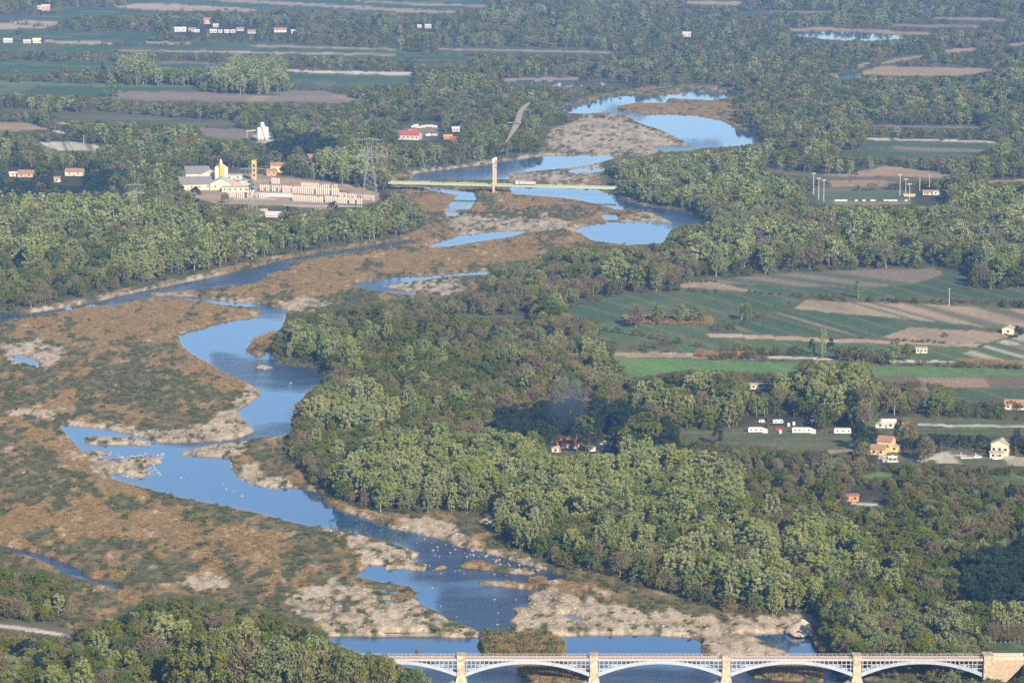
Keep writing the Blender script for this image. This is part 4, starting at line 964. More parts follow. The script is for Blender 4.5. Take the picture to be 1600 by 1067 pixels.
# ------------------------------------------------------------------ ground cover on the bars (stuff)
def small_source(name, maker, n, m):
    c = bpy.data.collections.new(name)
    for i in range(n):
        rg = np.random.default_rng(900 + i + len(name)); V, Fq, T = maker(rg)
        c.objects.link(bpy.data.objects.new("%s_%d" % (name, i), mesh_np(name, V, Fq, [m], tint=T)))
    return c
def tuft_maker(h, r, n, w):
    def f(rg):
        a = rg.random(n) * 6.283; q = np.sqrt(rg.random(n)) * r
        base = np.stack([np.cos(a) * q, np.sin(a) * q, np.full(n, -0.1)], 1)
        d = np.stack([np.cos(a) * 0.35, np.sin(a) * 0.35, np.ones(n)], 1) + rg.normal(size=(n, 3)) * 0.22
        d /= np.linalg.norm(d, axis=1)[:, None]; t = np.cross(d, rg.normal(size=(n, 3))); t /= np.linalg.norm(t, axis=1)[:, None]
        ln = h * (0.5 + 0.6 * rg.random((n, 1)))
        V = np.stack([base - t * w, base + t * w, base + d * ln + t * w * .3, base + d * ln - t * w * .3], 1).reshape(-1, 3)
        return V, np.arange(4 * n).reshape(-1, 4), np.repeat(rg.random(n), 4)
    return f
def scrub_maker(rg):
    n = 7; a = rg.random(n) * 6.283; q = np.sqrt(rg.random(n)) * 0.9
    cen = np.stack([np.cos(a) * q, np.sin(a) * q, 0.3 + rg.random(n) * 0.7], 1)
    return leaves(rg, cen, 0.35 + 0.3 * rg.random(n), 9, 0.42)
def stone_np(rg, n=1):
    g = (1 + 5 ** .5) / 2
    V = np.array([(-1, g, 0), (1, g, 0), (-1, -g, 0), (1, -g, 0), (0, -1, g), (0, 1, g), (0, -1, -g), (0, 1, -g), (g, 0, -1), (g, 0, 1), (-g, 0, -1), (-g, 0, 1)], float) / 1.9
    Fq = np.array([(0, 11, 5), (0, 5, 1), (0, 1, 7), (0, 7, 10), (0, 10, 11), (1, 5, 9), (5, 11, 4), (11, 10, 2), (10, 7, 6), (7, 1, 8), (3, 9, 4), (3, 4, 2), (3, 2, 6), (3, 6, 8), (3, 8, 9), (4, 9, 5), (2, 4, 11), (6, 2, 10), (8, 6, 7), (9, 8, 1)])
    V = V * (0.75 + 0.5 * rg.random((12, 1))) * np.array([1.2, 0.9, 0.6])
    return V, Fq, np.full(12, rg.random())
STONE = leafmat("river_stone", (0.28, 0.215, 0.150), (0.38, 0.31, 0.23), trans=0.0, val=0.25)
TUFTS = small_source("dry_grass_source", tuft_maker(1.1, 0.9, 34, 0.09), 5, LM['tuft'])
SCRUBS = small_source("scrub_source", scrub_maker, 5, LM['scrub'])
STONES = small_source("stone_source", stone_np, 5, STONE)
REEDS = small_source("reed_source", tuft_maker(1.9, 1.3, 70, 0.10), 4, LM['reed'])

def bar_points(n, v0=110, v1=1230):
    """random ground points inside the corridor, uniform over the ground"""
    ya, yb = unproj(800, v1)[1], unproj(800, v0)[1]
    y = ya + (yb - ya) * rng.random(n); w = y * CP + CAM_H * SP
    u = -200 + 2000 * rng.random(n); keep = rng.random(n) < w / w.max()
    y, w, u = y[keep], w[keep], u[keep]
    x = (u - 800) / FPX * w; uu_, vv_, _ = proj(x, y, 0.6)
    return x, y, uu_, vv_
x, y, u, v = bar_points(1500000)
inb = samp(corridor, u, v) & (samp(wl, u, v) < 0.30) & (samp(wl, u, v - 3) < 0.4)
x, y, u, v = x[inb], y[inb], u[inb], v[inb]
dw = samp(dry_w, u, v); gw = samp(grav_w, u, v); fine = fbm(x / 5, y / 9, 55, 3); r = rng.random(len(x)); dist = np.sqrt(x ** 2 + y ** 2)
th = np.clip(1800 / dist, 0.15, 1)
m_t = (dw > 0.35) & (gw < 0.6) & (r < 0.50 * th * (0.5 + dw)) & (fine > 0.38)
m_s = (dw < 0.8) & (gw < 1.1) & (r > 0.5) & (r < 0.5 + 0.22 * th * (1.1 - dw) * (1 - 0.6 * gw)) & (fine > 0.42)
m_g = (gw > 0.3) & (r > 0.5) & (r < 0.5 + 0.45 * th * gw) & (v > 560)
def put(name, m, src, n, s0, s1, label, flat=1.0):
    k = int(m.sum()); s = s0 + (s1 - s0) * rng.random(k) ** 1.6
    scatter(name, np.stack([x[m], y[m], samp(Zr, u, v)[m]], 1), np.stack([s, s, s * flat * (0.8 + 0.4 * rng.random(k))], 1),
            np.stack([np.zeros(k), np.zeros(k), rng.random(k) * 6.283], 1), rng.integers(0, n, k), src, label)
    print(name, k)
put("dry_grass", m_t, TUFTS, 5, 0.5, 1.2, "tawny dry grass tufts covering the river bars")
put("low_scrub", m_s, SCRUBS, 5, 0.35, 1.35, "low dark green scrub scattered over the river bars", 0.75)
put("gravel", m_g, STONES, 5, 0.18, 0.62, "pale cobbles lying on the gravel banks")
rz0 = fill([(755, 992), (878, 1000), (878, 1028), (757, 1028)]) & (wl < .3); ii, jj = np.where(rz0)
pick = rng.integers(0, len(ii), 200); ru = uu[jj[pick]]; rv = vv[ii[pick]]; rx, ry = unproj(ru, rv, .6); k = len(rx); sx_ = 0.7 + 1.1 * rng.random(k)
scatter("island_scrub", np.stack([rx, ry, samp(Zr, ru, rv)], 1), np.stack([sx_, sx_, sx_ * 1.3], 1), np.stack([np.zeros(k), np.zeros(k), rng.random(k) * 6.283], 1), rng.integers(0, 5, k), SCRUBS, "green scrub growing through the grass of the bridge island")
# reeds: along banks, tall and orange
REED_Z = [[(975, 497), (1110, 500), (1110, 510), (980, 509)], [(1240, 450), (1240, 450), (1240, 450)], [(1268, 985), (1300, 990), (1330, 1010), (1290, 1028)], [(1395, 1040), (1440, 1042), (1440, 1056), (1400, 1056)],
          [(832, 903), (848, 903), (848, 911), (832, 912)], [(812, 1044), (930, 1046), (925, 1060), (820, 1056)], [(1180, 1046), (1280, 1046), (1280, 1058), (1200, 1058)], [(770, 1000), (878, 1002), (876, 1026), (765, 1026)],
          [(655, 1050), (700, 1050), (710, 1062), (660, 1064)], [(1090, 552), (1170, 556), (1170, 562), (1090, 560)], [(1498, 566), (1600, 570), (1600, 577), (1498, 572)], [(385, 525), (430, 523), (430, 538), (400, 540)],
          [(1120, 945), (1160, 950), (1200, 960), (1140, 958)], [(920, 885), (960, 885), (950, 895), (925, 892)]]
rz_ = fills([p for p in REED_Z if len(p) > 3])
jj, ii = np.where(rz_)[1], np.where(rz_)[0]
pick = rng.integers(0, len(ii), 4200)
ru = uu[jj[pick]] + rng.random(4200) - .5; rv = vv[ii[pick]] + rng.random(4200) - .5
rx, ry = unproj(ru, rv, 0.6); zr_ = samp(Zr, ru, rv); m = zr_ > 0.0
rx, ry, zr_ = rx[m], ry[m], zr_[m]; k = len(rx); s = 0.6 + 0.8 * rng.random(k)
scatter("reeds", np.stack([rx, ry, zr_], 1), np.stack([s, s, s], 1), np.stack([np.zeros(k), np.zeros(k), rng.random(k) * 6.283], 1), rng.integers(0, 4, k), REEDS, "tall orange reeds on the banks and the bridge island")

# boulders one can tell apart: things
bm_ = []
for i in range(6):
    rg = np.random.default_rng(40 + i); b_m = bmesh.new(); bmesh.ops.create_icosphere(b_m, subdivisions=2, radius=0.5)
    for v_ in b_m.verts:
        c = v_.co; f = 0.8 + 0.35 * math.sin(c.x * 7 + i * 2) * math.sin(c.y * 6 + i) + 0.12 * rg.normal()
        v_.co = Vector((c.x * f * 1.25, c.y * f * 0.95, c.z * f * 0.7 + 0.05))
    me = bpy.data.meshes.new("boulder"); b_m.to_mesh(me); b_m.free(); me.materials.append(mat("pale_boulder", (0.40, 0.345, 0.27), noise=0.2, scale=3)); bm_.append(me)
BZ = [("in the rapids above the near bridge", 36, 0.4, 1.2, [(640, 838), (700, 842), (830, 880), (830, 900), (700, 900), (650, 890)]),
      ("on the rocky shoal in the wide pool", 70, 0.5, 1.5, [(125, 703), (255, 708), (255, 745), (160, 748)]),
      ("strung along the right edge of the rapids", 40, 0.5, 1.4, [(715, 850), (770, 862), (800, 873), (850, 888), (840, 895), (790, 885), (735, 868)]),
      ("along the stony edge below the scrubby bank", 40, 0.5, 1.4, [(361, 722), (376, 742), (430, 758), (465, 758), (430, 764), (390, 758), (362, 738)]),
      ("scattered in the wide pool", 10, 0.5, 1.4, [(255, 735), (300, 770), (380, 775), (370, 760), (300, 745)]),
      ("in the shallows above the weir edge", 8, 0.4, 0.9, [(665, 915), (830, 925), (805, 985), (700, 965)]),
      ("in the pool beside the wooded point", 6, 0.5, 1.3, [(330, 505), (430, 505), (480, 600), (460, 660), (380, 560)])]
for ph_, n, s0, s1, poly in BZ:
    m = fill(poly) & (wl > 0.25); ii, jj = np.where(m)
    if not len(ii): continue
    for nth, q in enumerate(sorted(rng.integers(0, len(ii), n), key=lambda q_: jj[q_])):
        u_, v_ = uu[jj[q]], vv[ii[q]]; x_, y_ = unproj(u_, v_, 0)
        s = s0 + (s1 - s0) * random.random() ** 2
        o = link("boulder", random.choice(bm_), None, (float(x_), float(y_), max(float(samp(Zr, u_, v_)), -0.05) + 0.12 * s), random.random() * 6.28, (s * 1.15, s, s * .7))
        tag(o, ordinal(nth) + " pale boulder from the left " + ph_, "boulder", "pale boulders " + ph_)

# ================================================================== the near arch bridge
IRON = mat("grey_white_iron", (0.29, 0.32, 0.37), rough=0.5, noise=0.10, scale=0.8)
STONE_C = mat("cream_stone", (0.36, 0.295, 0.205), noise=0.35, scale=0.7)
DECKM = mat("pinkish_concrete_deck", (0.40, 0.34, 0.30), noise=0.2, scale=1.2)
ZD = 11.0
BY = float(unproj(800, 1029, ZD)[1]); bzc = BY * CP - (ZD - CAM_H) * SP
bx = lambda u: (u - 800) / FPX * bzc
PX = [513, 720.5, 928, 1135, 1339.5]; AB = 1540.5
bridge = empty("arch_bridge", (bx(928), BY + 2.0, 0)); OX, OY = bx(928), BY + 2.0
tag(bridge, "pale iron road bridge of low arches on cream stone piers across the river", "bridge")
X = [bx(p) - OX for p in PX]; XA = bx(AB) - OX
m = MB(); m.box((X[0] + 6 + XA + 14) / 2, 0, ZD - 0.18, XA + 14 - X[0] - 6, 4.0, 0.36); m.build("deck", DECKM, bridge)
for s in (-1, 1):
    m = MB(); m.box((X[0] + 6 + XA) / 2, s * 2.07, ZD - 0.35, XA - X[0] - 6, 0.12, 0.85); m.build("edge_beam", mat("pinkish_edge", (0.36, 0.30, 0.26), noise=0.2), bridge)
    m = MB(); x0, x1 = X[0] + 6, XA + 13
    for z in (ZD + 0.95, ZD + 0.55): m.bar((x0, s * 2.02, z), (x1, s * 2.02, z), 0.09)
    n = int((x1 - x0) / 1.6)
    for k in range(n + 1):
        xx = x0 + (x1 - x0) * k / n; m.bar((xx, s * 2.02, ZD), (xx, s * 2.02, ZD + 1.0), 0.10)
    r = m.build("railing", mat("rusty_rail", (0.36, 0.30, 0.27), noise=0.3), bridge)
for p in X[1:]:
    m = MB(); m.box(p, 0, 7.0, 3.0, 5.2, 8.9, taper=0.92)
    m.box(p, 0, ZD + 0.35, 3.0, 5.0, 1.5); m.box(p, 0, ZD + 1.18, 3.3, 5.3, 0.18); m.box(p, 0, ZD - 0.6, 3.35, 5.5, 0.3)
    q = m.build("pier", STONE_C, bridge)
    f = MB(); f.box(p, 0, 3.15, 4.0, 6.2, 1.5, taper=0.85)
    f.plan([(p - 2.6, -3.6), (p + 2.4, -3.6), (p + 2.4, 3.6), (p - 2.6, 3.6)], -1.5, 2.45, [(p - 2.2, -3.2), (p + 2.1, -3.2), (p + 2.1, 3.2), (p - 2.2, 3.2)])
    f.plan([(p - 2.6, -3.3), (p - 2.6, 3.3), (p - 9.5, 0.6), (p - 9.5, -1.6)], -1.5, -0.3, [(p - 2.3, -3.0), (p - 2.3, 3.0), (p - 3.2, 0.3), (p - 3.2, -0.6)])
    f.v[-4:] = [(a, b, 2.2) for a, b, c in f.v[-4:]]
    f.build("footing", STONE_C, q)
def arch(x0, x1, x, zs, zc_):
    t = 2 * (x - x0) / (x1 - x0) - 1
    return zc_ - (zc_ - zs) * (abs(t) ** 2.05)
SPANS = [(X[i] + 1.6, X[i + 1] - 1.6) for i in range(4)] + [(X[4] + 1.6, XA - 1.3)]
SPANS[0] = (X[0] + 6.5, X[1] - 1.6) if False else SPANS[0]
for x0, x1 in SPANS:
    for s in (-1, 1):
        y0 = s * 1.85
        n = 28; m = MB()
        xs = [x0 + (x1 - x0) * k / n for k in range(n + 1)]
        top = [(x_, arch(x0, x1, x_, 5.75, 10.32)) for x_ in xs]; bot = [(x_, arch(x0, x1, x_, 4.25, 9.05)) for x_ in xs]
        vs = []; fs = []
        for k in range(n + 1):
            vs += [(bot[k][0], y0 - .2, bot[k][1]), (top[k][0], y0 - .2, top[k][1]), (top[k][0], y0 + .2, top[k][1]), (bot[k][0], y0 + .2, bot[k][1])]
            if k: a = 4 * (k - 1); b_ = 4 * k; fs += [(a, b_, b_ + 1, a + 1), (a + 1, b_ + 1, b_ + 2, a + 2), (a + 2, b_ + 2, b_ + 3, a + 3), (a + 3, b_ + 3, b_, a)]
        fs += [(0, 1, 2, 3), (4 * n + 3, 4 * n + 2, 4 * n + 1, 4 * n)]
        m.add(vs, fs)
        for k in range(2, n, 3):    # bolted flange joints
            m.box(xs[k], y0 - .22, (top[k][1] + bot[k][1]) / 2, 0.16, 0.08, top[k][1] - bot[k][1] - 0.04)
        rib = m.build("arch_rib", IRON, bridge)
        g = MB(); k = 0; xx = x0 + 0.5
        while xx < x1 - 0.3:
            zt = arch(x0, x1, xx, 5.75, 10.32)
            if zt < 9.95: g.box(xx, y0, (zt + ZD - .4) / 2, 0.25, 0.2, ZD - .4 - zt)
            xx += 1.62 if s < 0 else 3.24
        for zz in ((8.85, 7.3) if s < 0 else (8.0,)):
            for sgn in (0, 1):
                ex = [x_ for x_, z_ in top if z_ < zz]
                l = [x_ for x_ in ex if x_ < (x0 + x1) / 2]; rr_ = [x_ for x_ in ex if x_ > (x0 + x1) / 2]
                seg = (x0, max(l)) if sgn == 0 and l else ((min(rr_), x1) if rr_ else None)
                if seg: g.box((seg[0] + seg[1]) / 2, y0 + 0.01, zz, seg[1] - seg[0], 0.18, 0.2)
        g.box((x0 + x1) / 2, y0, ZD - 0.52, x1 - x0, 0.3, 0.28)
        g.build("spandrel_frame", IRON, bridge)
    c = MB()
    for k in range(1, 12):
        xx = x0 + (x1 - x0) * k / 12; c.bar((xx, -1.6, arch(x0, x1, xx, 4.9, 9.6)), (xx, 1.6, arch(x0, x1, xx, 4.9, 9.6)), 0.18)
    c.build("cross_bracing", IRON, bridge)
m = MB(); m.box(XA + 1.0, 0, 5.9, 3.6, 5.6, 12.6); m.box(XA + 1.0, 0, ZD + 1.32, 3.9, 5.9, 0.22); m.box(XA + 1.0, 0, 3.4, 4.2, 6.1, 0.4); m.build("abutment", STONE_C, bridge)
WALLM = mat("rough_wall_stone", (0.36, 0.27, 0.19), noise=0.35, scale=1.6)
w = MB(); w.prism([(XA + 2.8, -0.6), (XA + 6, 0.5), (XA + 14, 9.0), (XA + 14, ZD - 0.55), (XA + 2.8, ZD - 0.55)], -2.45, 2.4)
wall_ = w.build("wing_wall", WALLM, bridge)
m = MB(); m.box(XA + 8.6, -2.3, ZD + 0.3, 11.5, 0.35, 1.5); m.box(XA + 8.6, 2.3, ZD + 0.3, 11.5, 0.35, 1.5); m.build("parapet", mat("parapet_stone", (0.46, 0.38, 0.28), noise=.2), bridge)

# embankment carrying the road away from the abutment, and the shrubby slope before it
def mound(name, pts, z0, z1, m_, label, seed=0, kind='structure'):
    """a hummock with a noisy surface: outline pts at z0 rising to z1"""
    c = Vector((sum(p[0] for p in pts) / len(pts), sum(p[1] for p in pts) / len(pts)))
    R = 9; n = len(pts) * 4; vs = []; rg = np.random.default_rng(seed)
    out = []
    for i in range(len(pts)):
        a, b_ = Vector(pts[i]), Vector(pts[(i + 1) % len(pts)])
        for k in range(4): out.append(a.lerp(b_, k / 4))
    fs = []
    for j in range(R):
        f = j / (R - 1)
        for p in out:
            q = p.lerp(c, f * 0.93); h = z0 + (z1 - z0) * math.sin(f * math.pi / 2) + (rg.normal() * 0.12 * (z1 - z0) if 0 < j else 0)
            vs.append((q.x, q.y, h))
    for j in range(R - 1):
        for k in range(n): fs.append((j * n + k, j * n + (k + 1) % n, (j + 1) * n + (k + 1) % n, (j + 1) * n + k))
    fs.append(tuple((R - 1) * n + k for k in range(n)))
    b = MB(); b.add(vs, fs); o = b.build(name, m_)
    return tag(o, label, kind=kind)
xe = OX + XA
EMB = mat("grassy_embankment", (0.11, 0.12, 0.05), noise=0.4, scale=0.3)
m = MB(); m.prism([(xe + 12, -1), (xe + 150, -1), (xe + 150, ZD - 0.6), (xe + 18, ZD - 0.6), (xe + 13.6, ZD - 2.0)], BY - 14, BY + 12)
eb = m.build("embankment", EMB); tag(eb, "grassy road embankment behind the right abutment", kind='structure')
m = MB(); m.box(xe + 82, BY + 2, ZD - 0.5, 136, 5.0, 0.18); tag(m.build("road", DECKM), "pale road running off the end of the arch bridge", kind='structure')

def tree_at(k, u, v, hpx, label, group=None, wf=1.0, lod=0, z=None, vr=None):
    p = P(u, v) if z is None else Vector((*[float(q) for q in unproj(u, v, z)], z))
    sc = float(proj(p.x, p.y, p.z)[2]); h = hpx / sc; s = h / HN[k]
    return place_tree(k, random.randrange(NV) if vr is None else vr, lod, (p.x, p.y, p.z - 0.2), s * wf, s, random.random() * 6.28, label, group)

# trees and shrubs singled out in the photograph
LONE = [
    ('pine', 860, 711, 50, 'dark pine at the left end of the red roofed house', .8), ('pine', 901, 710, 52, 'dark pine before the right end of the red roof', .75), ('pine', 916, 712, 46, 'dark pine between the red roof and the white cabin', .8), ('pine', 934, 711, 48, 'dark pine before the white cabin', .75), ('pine', 958, 711, 46, 'dark pine right of the white cabin', .9),
    ('willow', 177, 152, 27, "round pale tree standing alone at the corner of the pink ploughed field", 1.25),
    ('willow', 1166, 501, 30, "round pale tree beside the pole between the two dark green fields", .9), ('poplar', 1341, 466, 30, "pale tree on the strip between ploughed and green fields", 1.1),
    ('bare', 993, 512, 40, "leafless round tree at the left end of the orange reed row", 1.1), ('willow', 1030, 506, 32, "grey green willow above the orange reed row", 1.0), ('willow', 1062, 506, 33, "willow third along the orange reed row", 1.0),
    ('willow', 1090, 506, 30, "willow at the right end of the orange reed row", 1.0), ('pine', 1121, 696, 34, "dark conifer alone at the left end of the caravan meadow", .95),
    ('pine', 1268, 558, 30, "dark conifer left of the bare poplar below the tan strip", .7), ('poplar', 1285, 559, 47, "tall thin half bare poplar between dark conifers", .6), ('pine', 1298, 560, 32, "dark conifer right of the bare poplar below the tan strip", .75),
    ('poplar', 1397, 570, 40, "white trunked tree beside the small ruined hut", 1.1), ('broadleaf', 1416, 566, 30, "fresh green tree right of the white trunked one", 1.1),
    ('bare', 1447, 722, 44, "rust brown leaning tree right of the yellow house", 1.1), ('pine', 1343, 703, 44, "tall dark pine left of the yellow house", 1.2), ('pine', 1362, 700, 36, "shorter dark pine touching the yellow house", 1.1),
    ('pine', 1587, 712, 44, "dark cypress beside the house near the right edge", .8), ('pine', 1404, 690, 36, "dark pine right of the yellow house roof", .8), ('bare', 1418, 700, 46, "grey leafless tree behind the rust brown one", 1.1), ('pine', 1590, 528, 20, "dark round evergreen behind the small sunlit hut", 1.3),
    ('bush', 1476, 526, 7, "small round bush on the sandy field edge", 1.3), ('willow', 1477, 1024, 82, "huge round yellow green willow behind the bridge end", 1.15), ('willow', 1432, 1030, 60, "wide green willow left of the huge round willow", 1.1),
    ('broadleaf', 1310, 1010, 66, "dark green tree leaning over the river left of the willows", .95), ('willow', 1336, 1000, 78, "tall blue green tree at the river corner", .8), ('bare', 1395, 1032, 48, "brown twiggy tree low on the bank behind the bridge", 1.1), ('bare', 1510, 1032, 44, "brown bush like tree right of the huge willow", 1.0),
    ('poplar', 1571, 1004, 52, "slim green sapling standing before the brown trunks", .55), ('broadleaf', 652, 1036, 24, "small thin green tree in the water's edge before the bridge", .6),
    ('willow', 1486, 1080, 34, "olive bush growing up before the last arch", 1.0), ('bush', 1420, 1082, 26, "green bush under the last arch", 1.3), ('bush', 1560, 1084, 22, "green bush at the foot of the abutment", 1.2), ('broadleaf', 1350, 1010, 40, "green tree behind the fourth pier", 1.1),
    ('pine', 433, 242, 22, "dark spreading pine behind the white silos", 1.9), ('pine', 470, 244, 26, "broad dark pine at the centre of the dark grove", 2.0), ('pine', 510, 246, 24, "broad dark pine at the right end of the dark grove", 1.9), ('bare', 462, 262, 22, "round brown leafless tree before the yellow villa", 1.8),
    ('pine', 520, 332, 18, "dark umbrella pine at the yard's lower edge", 1.8), ('pine', 305, 322, 30, "dark pine before the grey factory roofs", 1.0), ('broadleaf', 293, 326, 26, "green tree at the left end of the factory", 1.1), ('pine', 393, 306, 26, "dark tree between the factory and the block rows", .8), ('bare', 352, 318, 18, "brown tree before the factory wall", 1.2),
    ('bush', 1338, 298, 10, "first dark round bush behind the pitch", 1.5), ('bush', 1363, 298, 11, "middle dark round bush behind the pitch", 1.8), ('bush', 1394, 297, 13, "last dark round bush behind the pitch", 1.3), ('pine', 1336, 277, 12, "dark green tree on the orange meadow", 1.3),
    ('willow', 1462, 300, 16, "round light tree beside the white hut at the pitch", 1.0), ('pine', 296, 63, 15, "dark conifer before the white sheds", 1.0), ('pine', 360, 64, 10, "small dark conifer before the row of white sheds", 1.0), ('broadleaf', 250, 66, 26, "big round green tree left of the white sheds", 1.5),
    ('broadleaf', 400, 118, 0, "", 0), ('poplar', 325, 63, 16, "tall dark tree in the row of white sheds", .7), ('pine', 400, 70, 15, "dark conifer at the road by the sheds", 1.0), ('pine', 478, 71, 16, "dark conifer right of the white sheds", 1.0), ('pine', 66, 68, 9, "dark tree right of the small white farm", .9),
    ('broadleaf', 30, 66, 22, "pale spreading tree over the small white farm", 1.2), ('bare', 100, 124, 24, "bare tree on the left green field", 1.0), ('willow', 138, 124, 20, "pale tree on the left green field", 1.3), ('pine', 160, 122, 24, "narrow dark tree on the left green field", .6), ('willow', 27, 130, 20, "round tree beside the rusty scrub near the left edge", 1.1),
]
for k, u, v, hp, lb, wf in LONE:
    if hp: tree_at(k, u, v, hp, lb, None, wf, 0 if v > 430 else 1)
for i in range(34):
    u = 300 + i * 10.6 + random.uniform(-4, 4); top = float(np.interp(u, [300, 430, 505, 540, 600, 640, 660], [975, 985, 1002, 1014, 1026, 1040, 1052])); v = 1104 + random.uniform(-8, 14)
    tree_at(['broadleaf', 'bare', 'broadleaf', 'willow', 'bare'][i % 5], u, v, (v - top) * random.uniform(.95, 1.12), ordinal(i) + " tree from the left in the screen hiding the left end of the arch bridge", "trees hiding the left end of the arch bridge", .85, 0, z=1.0)
for i, u in enumerate(list(np.arange(1548, 1600, 7.5))):
    tree_at('bare', u, 1004, 36, "slim brown trunked tree in the row by the right edge", "slim brown trees by the right edge", .7)
# hedge shrubs on field borders
for (u0, v0_, u1, v1_, n, hp, nm) in [(1115, 562, 1200, 560, 8, 14, "between the lane and the green strip"), (1130, 553, 1255, 556, 12, 17, "under the tan strip"), (1310, 562, 1380, 568, 12, 20, "left of the ruined hut"), (1420, 571, 1600, 577, 16, 9, "along the lane under the striped field"), (1160, 458, 1330, 466, 12, 6, "below the ploughed field"),
      (1370, 469, 1600, 478, 16, 6, "above the tan furrowed field"), (1380, 532, 1480, 537, 12, 5, "on the sandy field edge"), (1395, 608, 1490, 610, 14, 12, "beyond the mown green strip"), (1490, 633, 1600, 640, 14, 12, "below the dark green field"), (110, 92, 700, 98, 36, 9, "between the far left fields"),
      (0, 88, 110, 93, 14, 8, "by the far left road"), (430, 112, 640, 108, 14, 8, "above the long white strip"), (160, 71, 330, 70, 16, 6, "along the far road"), (1066, 442, 1120, 440, 8, 6, "by the track below the ploughed field"), (886, 483, 975, 458, 12, 5, "on the corner of the left dark field"), (1113, 509, 1250, 470, 10, 4, "on the ditch between dark fields"),
      (1400, 738, 1600, 742, 18, 13, "below the yellow houses"), (0, 36, 90, 45, 14, 6, "round the far tan field"), (180, 20, 400, 21, 12, 6, "below the far tan field"), (930, 514, 1100, 544, 14, 10, "left of the tan strip")]:
    for k in range(n):
        f = (k + random.random() * .8) / n; hh_ = hp * (0.6 + 0.7 * random.random())
        tree_at(random.choice(['bush', 'bush', 'bare']) if hp > 7 else 'bush', u0 + (u1 - u0) * f, v0_ + (v1_ - v0_) * f + random.uniform(-1, 1), hh_, ordinal(k) + " small hedge shrub from the left " + nm, "hedge shrubs " + nm, 1.1, 0 if v0_ > 430 else 1)

# ================================================================== the green cable bridge
GREENM = mat("pale_green_steel", (0.30, 0.37, 0.22), noise=0.08, rough=0.5); TOWERM = mat("cream_tower_concrete", (0.42, 0.32, 0.24), noise=0.15); CABLEM = mat("dark_cable", (0.06, 0.065, 0.07), rough=0.5)
zb_ = 7.5
a = Vector((*map(float, unproj(608, 284.5, zb_)), 0)); b_ = Vector((*map(float, unproj(962, 293, zb_)), 0)); d = b_ - a; Lb = d.length; ang = math.atan2(d.y, d.x)
gb = empty("cable_bridge", (a.x, a.y, 0), ang); tag(gb, "pale green road bridge hung from one cream tower over the channels", "bridge")
def lx(u): # distance along the deck for a photo column
    lo, hi = 0.0, Lb
    for _ in range(40):
        mid = (lo + hi) / 2; p = a + d * (mid / Lb)
        if proj(p.x, p.y, zb_)[0] < u: lo = mid
        else: hi = mid
    return lo
m = MB(); m.box(Lb / 2, 0, zb_ - 0.2, Lb, 7.6, 0.4); m.build("deck", DECKM, gb)
for s in (-1, 1):
    m = MB(); m.box(Lb / 2, s * 3.95, zb_ - 0.3, Lb, 0.3, 1.5)
    for k in range(int(Lb / 3.5)): m.box(k * 3.5 + 2, s * 4.12, zb_ - 0.3, 0.16, 0.12, 1.3)
    gdr = m.build("girder", GREENM, gb)
xt = lx(773); HT = 26.5
for s in (-1, 1):
    m = MB(); m.box(xt, s * 4.4, HT / 2 - 0.5, 1.7, 1.5, HT + 1, taper=0.85); col_ = m.build("tower_leg", TOWERM, gb)
    m = MB(); m.box(xt, s * 4.4, HT + 1.2, 1.9, 1.9, 2.6); m.build("saddle_head", mat("white_head", (0.55, 0.52, 0.48), noise=.05), gb)
m = MB(); m.box(xt, 0, HT - 1.5, 1.4, 8.6, 1.4); m.box(xt, 0, zb_ - 1.5, 1.6, 8.6, 1.4); m.build("cross_beam", TOWERM, gb)
m = MB(); m.box(xt, 0, 0.2, 6, 14, 3.0, taper=0.85); m.build("pier_base", TOWERM, gb)
for s in (-1, 1):
    for e in (lx(872), lx(674)):
        m = MB(); hg = MB(); prev = None; n = 14
        for k in range(n + 1):
            f = k / n; p = Vector((xt + (e - xt) * f, s * 4.4, (HT + 1.8) * (1 - f) + (zb_ + 1.0) * f - 3.2 * 4 * f * (1 - f) * 0.45))
            if prev is not None: m.bar(prev, p, 0.34)
            if 0 < k < n: hg.bar(p, (p.x, p.y, zb_), 0.09)
            prev = p
        c_ = m.build("main_cable", CABLEM, gb); h_ = hg.build("hangers", CABLEM, c_)
# lorry on the deck
lt = empty("lorry", tuple(a + d * (lx(822) / Lb) + Vector((0, 0, zb_))), ang); tag(lt, "white cab lorry with a long pale pink trailer crossing the green bridge", "lorry")
WH = mat("white_paint", (0.48, 0.47, 0.44), rough=0.4, noise=0.04); DKG = mat("dark_glass", (0.03, 0.035, 0.045), rough=0.2, noise=0.05); TY = mat("tyre_rubber", (0.03, 0.03, 0.03), noise=.1)
m = MB(); m.box(-7.2, 0, 1.9, 2.4, 2.4, 2.6); m.box(-7.4, 0, 3.3, 1.8, 2.3, 0.35, taper=.8); m.build("cab", WH, lt); m = MB(); m.box(-8.42, 0, 2.4, 0.06, 2.0, 0.9); m.build("windscreen", DKG, lt)
m = MB(); m.box(1.2, 0, 2.1, 13.2, 2.5, 2.6); m.build("trailer", mat("pink_tarpaulin", (0.42, 0.33, 0.33), noise=.08), lt)
for xw in (-7.2, -4.6, 5.0, 6.3):
    for s in (-1, 1): m = MB(); m.bar((xw, s * 0.85, 0.5), (xw, s * 1.2, 0.5), 0.85, n=12); m.build("wheel", TY, lt)

